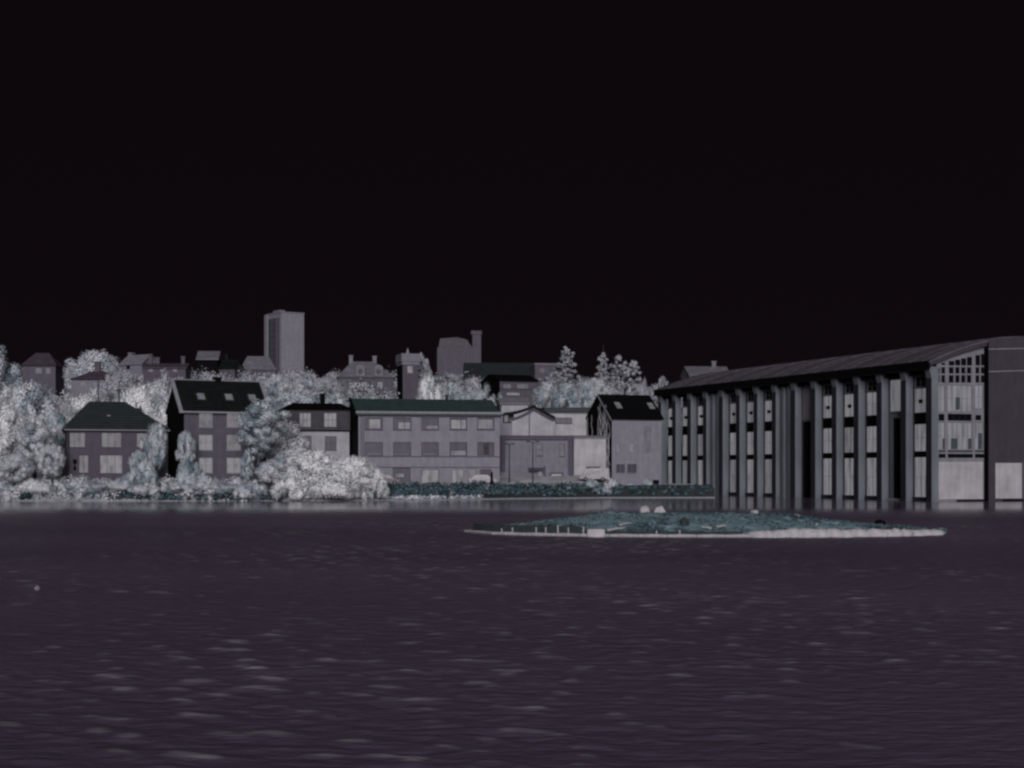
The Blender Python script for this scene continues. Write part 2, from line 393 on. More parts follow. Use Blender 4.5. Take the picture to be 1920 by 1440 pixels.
def gable_roof(parent, W, D, H, zr, mat, over=0.4, verge=0.35, t=0.22, x0=0.0, y0=0.0):
    m = D / 2; k = (zr - H) / m; e = -over
    front = [(y0 + e, H + k * e), (y0 + m, zr), (y0 + m, zr + t), (y0 + e, H + k * e + t)]
    back = [(y0 + D + over, H - k * over), (y0 + D + over, H - k * over + t), (y0 + m, zr + t), (y0 + m, zr)]
    mb = MB().prism([front[0], front[1], front[2], front[3]], x0 - verge, x0 + W + verge)
    mb.prism(back, x0 - verge, x0 + W + verge)
    return part('roof', mb, mat, parent)

def hip_roof(parent, W, D, H, zr, r0, r1, mat, over=0.45, x0=0.0, y0=0.0, ym=None):
    a, b, c, d = x0 - over, x0 + W + over, y0 - over, y0 + D + over; m = y0 + D / 2 if ym is None else ym
    mb = MB(); h = H + 0.02
    mb.poly((a, c, h), (b, c, h), (r1, m, zr), (r0, m, zr)); mb.poly((b, c, h), (b, d, h), (r1, m, zr))
    mb.poly((b, d, h), (a, d, h), (r0, m, zr), (r1, m, zr)); mb.poly((a, d, h), (a, c, h), (r0, m, zr))
    mb.poly((a, c, h), (a, d, h), (b, d, h), (b, c, h))
    return part('roof', mb, mat, parent)

def chimney(roof, x, y, z0, z1, wdt, mat):
    mb = MB().box(x - wdt / 2, x + wdt / 2, y - wdt / 2, y + wdt / 2, z0, z1 - 0.25)
    mb.box(x - wdt * 0.62, x + wdt * 0.62, y - wdt * 0.62, y + wdt * 0.62, z1 - 0.25, z1)
    return part('chimney', mb, mat, roof)

def skylight(roof, x, y, W, D, H, zr, mat, w2=0.8, hh=1.3, t=0.22):
    """a raised roof window lying on the front slope of a gable roof"""
    k = (zr - H) / (D / 2); n = Vector((0, -k, 1)).normalized(); s = Vector((0, 1, k)).normalized()
    c = Vector((x, y, H + k * y + t)); mb = MB(); q = []
    for o in (0.0, 0.10):
        for sx, ss in ((-1, -1), (1, -1), (1, 1), (-1, 1)):
            q.append(tuple(c + Vector((1, 0, 0)) * sx * w2 / 2 + s * ss * hh / 2 + n * o))
    mb.v = q; mb.f = [(4, 5, 6, 7), (0, 1, 5, 4), (1, 2, 6, 5), (2, 3, 7, 6), (3, 0, 4, 7)]
    fr = part('skylight', mb, 'trim_dark', roof)
    return fr, c, s, n

# ------------------------------------------------------------------ A: hipped house on the left
fr = Fr(127, 210, 20, 2.3)
A = fr.root('hipped_house', 'two-storey plum house under a dark hipped roof, leftmost house on the shore', 'house')
W, H, D = fr.x(315), fr.z(806, 220), 8.0
wins = [(130, 160, 811, 839), (190, 228, 811, 839), (256, 300, 812, 839), (148, 166, 853, 887), (187, 230, 853, 888), (252, 285, 853, 888)]
rs = [fr.rect(*q) for q in wins]
shell(A, W, D, H, rs, 'wall_purple')
for i, r in enumerate(rs): window(A, r, 'pane_mid' if i != 4 else 'pane_bright', 3 if r[1] - r[0] > 2 else 2, 1, 'trim_purple')
ro = hip_roof(A, W, D, H, fr.z(753, 190) + 0.2, fr.x(155) + 1.2, fr.x(232) + 0.6, 'roof_teal_black', 0.55)
part('roof_step', MB().prism([(0.35 * D, H + 1.0), (0.5 * D, fr.z(766, 250) + 0.25), (0.65 * D, H + 1.0)], fr.x(225), fr.x(272)), 'roof_teal_black', ro)
for px, top in ((189, 722), (229, 722)):
    part('mast', MB().tube([(fr.x(px), D * 0.5, H + 2.0), (fr.x(px), D * 0.5, fr.z(top, px) + 0.8)], [0.09, 0.06], 6), 'trim_dark', ro)
part('vent_hatch', MB().box(fr.x(203), fr.x(209), D * 0.2, D * 0.2 + 0.5, H + 1.6, H + 2.1), 'trim_pale', ro)
part('gutter', MB().box(-0.5, W + 0.5, -0.62, -0.46, H - 0.12, H + 0.02), 'trim_pale', A)
part('downpipe', MB().box(0.05, 0.2, -0.13, -0.01, -0.5, H - 0.1), 'trim_dark', A)
part('wall_lamp', MB().box(fr.x(137), fr.x(143), -0.35, -0.02, fr.z(868, 140), fr.z(861, 140)).box(fr.x(137.5), fr.x(142), -0.3, -0.02, fr.z(881, 140), fr.z(875, 140)).box(fr.x(139), fr.x(141), -0.12, -0.02, fr.z(876, 140), fr.z(867, 140)), 'black', A)

# ------------------------------------------------------------------ B: tall house with black gable
fr = Fr(345, 208, 27, 2.3)
B = fr.root('tall_gabled_house', 'tall three-storey house with pitch-black gable end and black roof with skylights', 'house')
W, H, D = fr.x(500), fr.z(768, 360), 8.6; ZR = fr.z(713, 360) + 0.05
wins = [(373, 399, 774, 801), (373, 399, 815, 844), (373, 399, 858, 887), (425, 452, 774, 801), (425, 452, 815, 844), (425, 452, 858, 887)]
rs = [fr.rect(*q) for q in wins]
shell(B, W, D, H, rs, 'wall_purple2', ZR, 'side_shade')
for i, r in enumerate(rs): window(B, r, ('pane_mid', 'pane_bright', 'pane_bright', 'pane_mid', 'pane_mid', 'pane_bright')[i], 2, 2, 'trim_pale')
ro = gable_roof(B, W, D, H, ZR, 'roof_black', 0.45, 0.25)
k = (ZR - H) / (D / 2)
for nm, xa, xb in (('bargeboard', -0.75, -0.27), ('bargeboard', W + 0.27, W + 0.75)):
    part(nm, MB().prism([(-0.5, H - k * 0.5 - 0.05), (D / 2, ZR - 0.05), (D / 2, ZR + 0.3), (-0.5, H - k * 0.5 + 0.3)], xa, xb), 'trim_pale', B)
part('gutter', MB().box(-0.7, W + 0.7, -0.62, -0.46, H - 0.45, H - 0.22), 'trim_pale', B)
part('ridge_cap', MB().box(-0.2, W + 0.2, D / 2 - 0.2, D / 2 + 0.2, ZR + 0.2, ZR + 0.32), 'trim_pale', ro)
chimney(ro, fr.x(425), D / 2 + 0.2, ZR - 0.5, ZR + 0.75, 0.9, 'black')
for px in (375, 428, 472):
    f, c, s, n = skylight(ro, fr.x(px) + 0.6, D * 0.2, W, D, H, ZR, 'pane_mid', 1.25, 1.5)
    q = [tuple(c + Vector((1, 0, 0)) * sx * 0.5 + s * ss * 0.62 + n * 0.115) for sx, ss in ((-1, -1), (1, -1), (1, 1), (-1, 1))]
    part('pane', MB().poly(*q), 'pane_dim', f)

# ------------------------------------------------------------------ C: low house with boarded upper storey
fr = Fr(533, 231, 12, 2.4)
Ch = fr.root('boarded_house', 'low house with dark boarded upper storey over pale lower wall and black roof', 'house')
W, D = fr.x(655), 8.0; zm = fr.z(808, 600); H = fr.z(768, 600)
wl = [(562, 584, 817, 844), (609, 631, 818, 844)]; wu = [(561, 583, 774, 801), (607, 631, 774, 801)]
rl = [fr.rect(*q) for q in wl]; ru = [fr.rect(*q) for q in wu]
shell(Ch, W, D, zm, rl, 'wall_pale')
mb = MB(); wall_front(mb, -0.25, W + 0.1, zm + 0.004, H, ru, -0.3, 0.3)
mb.poly((-0.25, D, zm), (-0.25, -0.3, zm), (-0.25, -0.3, H), (-0.25, D, H)); mb.poly((-0.25, -0.3, zm + 0.004), (-0.25, D, zm + 0.004), (W + 0.1, D, zm + 0.004), (W + 0.1, -0.3, zm + 0.004))
part('upper_wall', mb, 'boards_dark', Ch)
for i, r in enumerate(rl): window(Ch, r, 'pane_plum', 2, 2, 'wall_purple')
for r in ru: window(Ch, r, 'pane_bright', 3, 2, 'trim_purple', -0.3)
ro = hip_roof(Ch, W + 0.3, D, H, fr.z(757, 600) + 0.25, 1.6, W - 1.0, 'roof_jet', 0.6, -0.2, -0.3)
chimney(ro, fr.x(609), D / 2, H, fr.z(744, 609) + 0.7, 0.75, 'black')
part('string_course', MB().box(-0.3, W + 0.1, -0.36, -0.303, zm - 0.02, zm + 0.1), 'black', Ch)

# ------------------------------------------------------------------ D: long block with green roof
fr = Fr(672, 226, 12.5, 2.0)
Dh = fr.root('long_block', 'long grey three-storey block with dark green roof and rows of five windows', 'building')
W, H, D = fr.x(937), fr.z(779, 800), 12.0; ZR = fr.z(749, 800) + 0.1
cols = [(684, 718), (737, 771), (790, 823), (843, 876), (895, 927)]
up = [(a, b, 783, 806) for a, b in cols]; mid = [(a, b, 829, 855) for a, b in cols]
gr = [(736, 770, 877, 906), (790, 823, 880, 907), (848, 869, 880, 906), (877, 893, 879, 898), (900, 922, 880, 906)]
ru, rm, rg = [[fr.rect(*q) for q in L] for L in (up, mid, gr)]
shell(Dh, W, D, H, ru + rm + rg, 'wall_grey', ZR - 0.25, 'side_shade')
for i, r in enumerate(ru):
    wn = window(Dh, r, 'pane_plum', 1, 1, 'trim_purple', 0, True, 0.12)
    a, b, c, d = r; w0 = b - a; h0 = d - c
    q = ((0.26, 0.84, 0.12, 0.86), (0.3, 0.94, 0.08, 0.6), (0.28, 0.94, 0.08, 0.34), (0.1, 0.92, 0.1, 0.8), (0.06, 0.92, 0.1, 0.84))[i]
    part('glow_curtain', MB().box(a + q[0] * w0, a + q[1] * w0, 0.10, 0.118, c + q[2] * h0, c + q[3] * h0), ('pane_bright', 'pane_bright', 'pane_mid', 'pane_bright', 'pane_mid')[i], wn)
    if i in (1, 3): part('mullion', MB().box(a + 0.62 * w0, a + 0.66 * w0, 0.06, 0.098, c + 0.1, d - 0.1), 'trim_purple', wn)
for i, r in enumerate(rm):
    wn = window(Dh, r, 'pane_plum', 1, 1, 'trim_purple', 0, False, 0.10)
    a, b, c, d = r; w0 = b - a; h0 = d - c
    if i == 3: part('glow_curtain', MB().box(a + 0.1 * w0, b - 0.08 * w0, 0.10, 0.118, c + 0.06 * h0, c + 0.38 * h0), 'pane_mid', wn)
    elif i == 4: part('open_casement', MB().box(a + 0.38 * w0, a + 0.68 * w0, 0.06, 0.118, c + 0.1 * h0, d - 0.08 * h0), 'boards_dark', wn)
    else: part('glow_strip', MB().box(a + 0.12 * w0, b - 0.12 * w0, 0.10, 0.118, c + 0.09 * h0, c + 0.16 * h0), 'pane_dim', wn)
for i, (r, p) in enumerate(zip(rg, ('pane_plum', 'pane_bright', 'pane_bright', 'pane_mid', 'pane_plum'))):
    wn = window(Dh, r, p, (1, 2, 2, 1, 2)[i], 1, ('trim_purple', 'trim_purple', 'wall_grey2', 'wall_grey2', 'trim_purple')[i], 0, False, 0.08, 'shop_window' if i else 'door')
    if i == 0: part('glow_panel', MB().box(r[0] + 0.5, r[1] - 1.0, 0.10, 0.118, r[2] + 0.9, r[2] + 1.4), 'pane_mid', wn)
part('string_course', MB().box(-0.04, W + 0.04, -0.06, -0.004, fr.z(857, 800), fr.z(855.3, 800)), 'trim_purple', Dh)
part('string_course', MB().box(1.5, W + 0.04, -0.06, -0.004, fr.z(877, 800), fr.z(875.5, 800)), 'trim_purple', Dh)
part('fascia', MB().box(-0.2, W + 0.2, -0.5, -0.01, H - 0.05, H + 0.25), 'trim_purple', Dh)
part('gutter', MB().box(-0.45, W + 0.45, -0.72, -0.52, H + 0.25, H + 0.55), 'trim_pale', Dh)
ro = gable_roof(Dh, W - 0.3, D, H + 0.25, ZR, 'roof_green', 0.65, 0.35)
mb = MB().prism([(-0.5, H - 0.2), (D / 2, ZR - 0.1), (D / 2, ZR + 0.35), (-0.6, H + 0.45)], -0.75, -0.40); part('bargeboard', mb, 'black', Dh)
chimney(ro, fr.x(851), D / 2, ZR - 0.2, ZR + 0.95, 0.45, 'trim_dark')
for px in (676.5, 680.5): part('downpipe', MB().box(fr.x(px), fr.x(px) + 0.1, -0.12, -0.01, 0.3, H), 'trim_purple', Dh)

# ------------------------------------------------------------------ E: workshop with plum frame
fr = Fr(938, 238, 5, 1.9)
E = fr.root('framed_workshop', 'flat-fronted grey workshop framed by plum posts and beam below a small gable', 'workshop')
W, H, D = fr.x(1074), fr.z(818, 1000), 5.0
wn_ = [(1005, 1018, 832, 855), (1049, 1059, 832, 856), (1008, 1017, 883, 909)]
rs = [fr.rect(*q) for q in wn_]
shell(E, W, D, H, rs, 'wall_grey2')
window(E, rs[0], 'pane_dim', 1, 2, 'trim_purple'); window(E, rs[1], 'pane_dim', 1, 2, 'trim_purple')
dr = window(E, rs[2], 'pane_mid', 1, 1, 'trim_pale', 0, False, 0.1, 'door')
part('handle', MB().box(rs[2][1] - 0.22, rs[2][1] - 0.14, 0.0, 0.05, rs[2][2] + 0.9, rs[2][2] + 1.1), 'black', dr)
part('flat_roof', MB().box(-0.1, W + 0.1, 0.0, D, H - 0.004, H + 0.12), 'trim_dark', E)
part('beam', MB().box(-0.05, W + 0.15, -0.3, -0.01, H - 0.55, H + 0.02), 'trim_purple', E)
part('post', MB().box(0, 0.75, -0.26, -0.01, fr.z(883, 942), H - 0.554), 'trim_purple', E)
part('post', MB().box(W - 0.75, W, -0.26, -0.01, -0.6, H - 0.554), 'trim_purple', E)
part('door_post', MB().box(fr.x(1019), fr.x(1022.5), -0.3, -0.01, 0, fr.z(874, 1020)), 'trim_purple', E)
part('canopy', MB().prism([(-1.1, fr.z(882, 1005)), (-0.01, fr.z(879, 1005)), (-0.01, fr.z(877, 1005)), (-1.1, fr.z(880.5, 1005))], fr.x(990), fr.x(1018)), 'trim_purple', E)
# notice board on the wall
nb = part('notice_board', MB().box(fr.x(1030), fr.x(1056), -0.12, -0.01, fr.z(904, 1043), fr.z(886, 1043)), 'trim_purple', E)
part('notice_sheet', MB().box(fr.x(1034), fr.x(1052.5), -0.15, -0.124, fr.z(901, 1043), fr.z(889, 1043)), 'sign_pale', nb)
# gabled upper storey set back behind the flat roof
zb = H + 0.12; y0 = 2.0
g = MB(); x0, x1, xa = fr.x(962), fr.x(1040), fr.x(1003)
ze = fr.z(787, 960) + 0.1; za = fr.z(766, 1003) + 0.15
g.poly((x0, y0, zb), (x1, y0, zb), (x1, y0, ze), (xa, y0, za), (x0, y0, ze)); g.poly((x0, y0 + 3.0, zb), (x0, y0, zb), (x0, y0, ze), (x0, y0 + 3.0, ze)); g.poly((x1, y0, zb), (x1, y0 + 3.0, zb), (x1, y0 + 3.0, ze), (x1, y0, ze))
part('upper_wall', g, 'wall_pale', E)
def sag(p, q, th, sagd, yy0, yy1, n=6):
    mb = MB(); pts = []
    for i in range(n + 1):
        t = i / n; pts.append((p[0] + (q[0] - p[0]) * t, p[1] + (q[1] - p[1]) * t - sagd * math.sin(math.pi * t)))
    prof = pts + [(a, b + th) for a, b in pts[::-1]]
    return mb.prism(prof, yy0, yy1, 'y')
part('roof', sag((fr.x(938), fr.z(780, 938) + 0.1), (xa, za), 0.45, 0.28, y0 - 0.5, y0 + 3.0), 'roof_black', E)
part('roof', sag((xa, za), (fr.x(1043), fr.z(786, 1040)), 0.5, 0.06, y0 - 0.5, y0 + 3.0), 'roof_black', E)
part('bargeboard', sag((xa, za - 0.32), (fr.x(1045), fr.z(791, 1045)), 0.3, 0.05, y0 - 0.44, y0 - 0.2), 'trim_purple', E)
part('bargeboard', sag((fr.x(955), fr.z(789, 955)), (xa, za - 0.32), 0.3, 0.2, y0 - 0.44, y0 - 0.2), 'trim_purple', E)
part('gable_post', MB().box(fr.x(994), fr.x(995.6), y0 - 0.1, y0 - 0.01, zb, za - 0.8), 'trim_purple', E)
wb = fr.rect(945, 966, 776, 792)
part('side_wall', MB().box(0.05, x0 - 0.01, y0 + 0.3, y0 + 3, zb, fr.z(781, 940)), 'wall_grey', E)
wn = part('window', MB().box(wb[0], wb[1], y0 + 0.18, y0 + 0.29, wb[2], wb[3]), 'trim_dark', E)
for q in ((0.12, 0.46, 0.1, 0.9), (0.54, 0.88, 0.1, 0.5)):
    part('pane', MB().box(wb[0] + q[0] * (wb[1] - wb[0]), wb[0] + q[1] * (wb[1] - wb[0]), y0 + 0.14, y0 + 0.176, wb[2] + q[2] * (wb[3] - wb[2]), wb[2] + q[3] * (wb[3] - wb[2])), 'pane_dim', wn)

# E2: pale annex behind, with a teal eave
fr = Fr(1024, 250, 6, 2.0)
A2 = fr.root('pale_annex', 'pale rendered annex with flat dark teal roof, right behind the framed workshop', 'building')
W, H, D = fr.x(1112), fr.z(773, 1060), 7.0
r = fr.rect(1041, 1073, 783, 794)
shell(A2, W, D, H, [r], 'wall_white'); window(A2, r, 'pane_plum', 3, 1, 'trim_purple')
part('roof', MB().prism([(-0.6, H), (D, H + 0.5), (D, H + 1.0), (-0.6, H + 0.75)], -0.3, W + 0.3), 'roof_teal_black', A2)

# shed between the workshop and the black house
fr = Fr(1076, 240, 8, 1.9)
S = fr.root('whitewashed_shed', 'bright whitewashed shed squeezed between framed workshop and black-gabled house', 'shed')
W, H, D = fr.x(1136), fr.z(822, 1100), 2.6
dr = fr.rect(1098, 1126, 874, 909)
shell(S, W, D, H, [dr], 'wall_white')
window(S, dr, 'pane_plum', 2, 1, 'trim_pale', 0, False, 0.1, 'gate')
part('roof', MB().prism([(-0.25, H), (D + 0.2, H + 0.4), (D + 0.2, H + 0.52), (-0.25, H + 0.12)], -0.15, W + 0.15), 'trim_pale', S)

# ------------------------------------------------------------------ F: black-gabled house beside the hall
fr = Fr(1147, 242, 21.5, 1.9)
Fh = fr.root('shaded_gable_house', 'grey house with black roof and creeper-covered shaded gable, next to the big hall', 'house')
W, H, D = fr.x(1240), fr.z(783, 1160), 9.4; ZR = fr.z(740, 1160) + 0.05
wins = [(1156, 1164, 832, 847), (1180, 1189, 832, 847), (1155, 1172, 870, 887), (1176, 1194, 870, 887), (1208, 1220, 800, 850)]
rs = [fr.rect(*q) for q in wins]
shell(Fh, W, D, H, rs, 'wall_grey', ZR, 'side_shade')
for i, r in enumerate(rs): window(Fh, r, ('pane_mid', 'pane_mid', 'pane_plum', 'pane_plum', 'pane_dim')[i], (1, 1, 2, 2, 2)[i], (1, 1, 1, 1, 6)[i], 'wall_grey2' if i > 1 else 'trim_pale', 0, i < 4, 0.06)
ro = gable_roof(Fh, W, D, H, ZR, 'roof_jet', 0.4, 0.3)
for px in (1164, 1226):
    f, c, s, n = skylight(ro, fr.x(px) + 0.6, D * 0.24, W, D, H, ZR, 'pane_mid', 1.0, 1.7)
    q = [tuple(c + Vector((1, 0, 0)) * sx * 0.48 + s * ss * 0.82 + n * 0.115) for sx, ss in ((-1, -1), (1, -1), (1, 1), (-1, 1))]
    part('pane', MB().poly(*q), 'pane_dim', f)
part('bargeboard', MB().prism([(-0.45, H - 0.5), (D / 2, ZR - 0.06), (D / 2, ZR + 0.26), (-0.45, H - 0.18)], -0.42, -0.33), 'trim_pale', Fh)
part('wall_box', MB().box(fr.x(1224), fr.x(1233), -0.5, -0.01, fr.z(907, 1228), fr.z(900, 1228)), 'black', Fh)
# creeper stems on the gable
rnd = random.Random(9); mb = MB()
for j in range(13):
    y = 1.0 + rnd.random() * (D - 2.0); z = 2.5; pts = [(-0.08, y, z)]
    zmax = H + (ZR - H) * (1 - abs(y - D / 2) / (D / 2)) - 0.5
    while z < zmax and len(pts) < 14:
        z += rnd.uniform(0.5, 1.1); y = min(D - 0.4, max(0.4, y + rnd.uniform(-0.55, 0.55))); pts.append((-0.08 - rnd.random() * 0.1, y, z))
    mb.tube(pts, [0.09 * (1 - 0.6 * i / len(pts)) for i in range(len(pts))], 5)
part('creeper', mb, 'timber_pale', Fh)

# ------------------------------------------------------------------ G: the big hall
PHI = -math.atan2(2880, 1136)           # long side runs back to the left
G = tag(empty('riverside_hall', (54.65, 200.0, 0.0), PHI), 'huge industrial hall with tall grey piers and rows of windows standing in the water', 'hall')
NB, SP, PW, PD = 14, 5.5, 1.1, 1.1
HL = NB * SP + PW; EZ = 17.3; HWD = 32.0
def roof_z(y): return 18.3 + 3.7 * (1 - ((HWD / 2 - y) / (HWD / 2 + 0.6)) ** 2)
pier_me = None
def pier_mesh():
    mb = MB().box(-PW, 0, 0, PD, -1.2, EZ - 1.2)
    mb.poly((-PW, 0, EZ - 1.2), (0, 0, EZ - 1.2), (0, -0.35, EZ), (-PW, -0.35, EZ)); mb.poly((-PW, PD, EZ - 1.2), (-PW, PD, EZ), (0, PD, EZ), (0, PD, EZ - 1.2))
    mb.poly((0, 0, EZ - 1.2), (0, PD, EZ - 1.2), (0, PD, EZ), (0, -0.35, EZ)); mb.poly((-PW, PD, EZ - 1.2), (-PW, 0, EZ - 1.2), (-PW, -0.35, EZ), (-PW, PD, EZ))
    return mb.mesh('pier')
pm = pier_mesh()
fm = MB().box(-PW - 0.02, 0.015, -0.10, -0.004, -1.2, EZ - 1.2).mesh('pier_shade')
for i in range(NB + 1):
    p = link('pier', pm, 'hall_pier', G); p.location = (-i * SP, 0, 0)
    p = link('pier_shade', fm, 'shade_dark', G); p.location = (-i * SP, 0, 0)  # dark sheet paints shade onto the front of each pier
# wall of every bay with real openings
rnd = random.Random(21)
kinds = ['W', 'S', 'W', 'W', 'W', 'O', 'C', 'W', 'W', 'W', 'C', 'W', 'W', 'W']
yw = PD + 0.35
for i, kd in enumerate(kinds):
    a, b = -(i + 1) * SP + 0.02, -i * SP - PW - 0.02
    if kd == 'W':
        holes = [(a + 0.06, b - 0.03, 0.5, 5.85), (a + 0.06, b - 0.03, 6.6, 10.25), (a + 0.06, b - 0.03, 11.75, 15.0), (a + 0.3, b - 0.1, 15.2, 16.5)]
        mb = MB(); wall_front(mb, a, b, -1.2, EZ, holes, yw - 0.2, 0.2); part('bay_wall', mb, 'hall_pier', G)
        for q, h in enumerate(holes):
            pn = 'pane_black' if q == 3 else rnd.choice(['pane_hall', 'pane_hall', 'pane_hall_dim'])
            window(G, h, pn, (3, 3, 3, 4)[q], (2, 2, 2, 2)[q], 'wall_grey2', yw - 0.2, False, 0.04)
        part('spandrel', MB().box(a + 0.2, b - 0.05, yw - 0.26, yw - 0.204, 5.83, 6.62), 'black', G)
        part('spandrel', MB().box(a + 0.2, b - 0.05, yw - 0.26, yw - 0.204, 10.23, 11.72), 'black', G)
        part('sill', MB().box(a + 0.2, b, yw - 0.6, yw - 0.204, -0.2, 0.5), 'trim_dark', G)
        if rnd.random() < 0.7:
            part('lamp_bracket', MB().box((a + b) / 2 - 0.8, (a + b) / 2 - 0.3, yw - 0.5, yw - 0.204, 13.0, 13.5), 'black', G)
    elif kd == 'O':
        mb = MB(); h = (a + 0.1, b - 0.3, -1.2, 11.4); wall_front(mb, a, b, -1.2, EZ, [h], yw - 0.2, 3.0); part('bay_wall', mb, 'hall_pier', G)
        part('jamb_shade', MB().box(a + 0.104, a + 0.16, yw - 0.19, yw + 2.59, -1.2, 11.39), 'pane_black', G)  # black sheet over the reveal paints the opening's shade
        part('dock_gate', MB().box(a, b, yw + 2.6, yw + 2.8, -1.2, 11.6), 'pane_black', G)
        part('plain_panel', MB().box(a + 0.15, b + 0.0, yw - 0.32, yw - 0.204, 11.6, EZ - 0.5), 'hall_wall', G)
    elif kd == 'S':
        mb = MB(); h = (a + 0.9, b - 1.2, 0.2, 11.2); wall_front(mb, a, b, -1.2, EZ, [h], yw - 0.2, 1.5); part('bay_wall', mb, 'hall_pier', G)
        part('jamb_shade', MB().box(h[0] + 0.004, h[0] + 0.06, yw - 0.19, yw + 0.99, 0.21, 11.19), 'pane_black', G)  # reveal of the slot painted black as shade
        part('tall_door', MB().box(h[0] - 0.2, h[1] + 0.2, yw + 1.0, yw + 1.2, 0, 11.4), 'pane_black', G)
        window(G, (a + 0.2, b - 0.1, 12.0, 16.5), 'pane_hall_dim', 1, 1, 'hall_pier', yw - 0.38, False, 0.12, 'blank_panel')
        part('landing', MB().box(a + 0.3, b, yw - 0.9, yw - 0.204, -0.1, 0.25), 'trim_pale', G)
    else:
        mb = MB(); wall_front(mb, a, b, -1.2, EZ, [], yw - 0.2, 0.2); part('bay_wall', mb, 'hall_pier', G)
        for q in (0.35, 0.72):
            x = a + (b - a) * q; part('half_pier', MB().box(x - 0.35, x + 0.25, 0.25, yw - 0.204, -1.2, EZ - 0.4), 'hall_pier', G)
    for q in range(3):
        x = a + (b - a) * (q + 0.5) / 3; part('eave_bracket', MB().box(x - 0.16, x + 0.16, 0.1, yw - 0.25, EZ - 0.55, EZ - 0.05), 'black', G)
part('fascia', MB().box(-HL - 0.4, 0.35, -0.75, -0.45, EZ + 0.004, EZ + 1.05), 'black', G)
part('soffit', MB().box(-HL - 0.2, 0.0, -0.44, yw, EZ + 0.02, EZ + 0.3), 'hall_pier', G)
part('core_wall', MB().box(-HL + 0.1, -1.6, yw + 4.0, HWD - 0.4, -1.2, EZ), 'hall_wall', G)
# curved roof
ys = np.linspace(-0.7, HWD + 0.7, 22); mb = MB()
prof = [(float(y), roof_z(float(y))) for y in ys]
prof = prof + [(y, z - 0.25) for y, z in prof[::-1]]
mb.prism(prof, -HL - 0.5, 0.45); ro = part('roof', mb, 'hall_roof', G)
for j in range(27):
    x = -HL + 1 + j * 2.9; sm = MB(); yy = np.linspace(-0.6, HWD / 2 + 1, 9)
    pr = [(float(y), roof_z(float(y)) + 0.004) for y in yy]; pr = pr + [(y, z + 0.14) for y, z in pr[::-1]]
    sm.prism(pr, x, x + 0.35); part('roof_seam', sm, 'roof_plum' if j % 3 else 'trim_dark', ro)
# gable end facing the viewer
GX = -0.3
def gy(px, x=0.0):
    c, s = math.cos(PHI), math.sin(PHI); u = (px - 960) / F
    # corner + x*(c,s) + y*(-s,c)
    return (u * (200 + x * s) - (54.65 + x * c)) / (-s - u * c)
def gz(py, y, x=0.0):
    c, s = math.cos(PHI), math.sin(PHI); return world_z(py, 200 + x * s + y * c)
# wall in the plane x = GX, built in a turned child frame (x' along y, front facing +x)
end = empty('end_wall', (GX, 0, 0), math.radians(90)); end.parent = G
def rect_end(p0, p1, q0, q1):
    a, b = gy(p0, GX), gy(p1, GX); m = 0.5 * (a + b); return (a, b, gz(q1, m, GX), gz(q0, m, GX))
cols = [(1756, 1763), (1765, 1773), (1779, 1789), (1791, 1800), (1802, 1811), (1813, 1822), (1829, 1837), (1839, 1846)]
top_row = []
for k, (a, b) in enumerate(cols):
    top_row.append((a, b, 703, 718))
    top_row.append((a, b, 688, 701))
    if k >= 1: top_row.append((a, b, 686 - (6 + (a - 1765) * 0.22), 685))
big = [(1756, 1771, 776, 789), (1777, 1822, 776, 789), (1829, 1840, 778, 788)]
glz = [(1756, 1772, 792, 843), (1777, 1823, 792, 843), (1828, 1844, 792, 843)]
glu = [(1756, 1772, 722, 772), (1777, 1823, 722, 772), (1828, 1844, 722, 766)]
holes_d = [rect_end(*q) for q in top_row]; holes_b = [rect_end(*q) for q in big]; holes_g = [rect_end(*q) for q in glz]; holes_u = [rect_end(*q) for q in glu]
yE = gy(1850, GX)
mb = MB(); wall_front(mb, PD + 0.0, yE + 2, -1.2, EZ + 1.0, [h for h in holes_d if h[3] < EZ + 1.0] + holes_b + holes_g + holes_u, 0, 0.2)
up = [h for h in holes_d if h[3] >= EZ + 1.0]
mb.poly(*[(float(y), 0.0, z) for y, z in ([(0.0, EZ + 1.0)] + [(yE + 2, EZ + 1.0)] + [(float(y), roof_z(float(y)) - 0.2) for y in np.linspace(yE + 2, 0, 8)])])
part('gable_wall', mb, 'hall_wall', end)
for h in holes_d:
    if h[3] < EZ + 1.0: window(end, h, 'pane_black', 1, 1, 'wall_grey2', 0, False, 0.05)
    else: part('window', MB().box(h[0], h[1], -0.06, -0.004, h[2], h[3]), 'pane_black', end)
for h in holes_b: window(end, h, 'pane_black', max(1, int((h[1] - h[0]) / 0.9)), 1, 'trim_dark', 0, False, 0.04)
for h in holes_g: window(end, h, 'pane_hall', max(2, int((h[1] - h[0]) / 0.7)), 2, 'wall_grey2', 0, False, 0.06)
for h in holes_u: window(end, h, 'pane_hall', max(2, int((h[1] - h[0]) / 0.7)), 2, 'wall_grey2', 0, False, 0.06)
for q in ((1756, 1772), (1777, 1823), (1828, 1845)):
    a, b, c, d = rect_end(q[0], q[1], 844.5, 847); part('rail', MB().box(a, b, -0.12, -0.004, c, d), 'trim_dark', end)
    a, b, c, d = rect_end(q[0], q[1], 851, 858); part('girder', MB().box(a, b, -0.12, -0.004, c, d), 'black', end)
for q in ((1793, 1800, 745, 768), (1768, 1772, 822, 843), (1784, 1796, 822, 842), (1816, 1822, 822, 842), (1835, 1842, 812, 842)):
    a, b, c, d = rect_end(*q); part('machine_cabinet', MB().box(a, b, 0.04, 0.118, c, d), 'cabinet', end)
a, b, c, d = rect_end(1756, 1842, 866, 936)
part('roller_door', MB().box(a, b, -0.1, -0.004, c, d), 'hall_door', end)
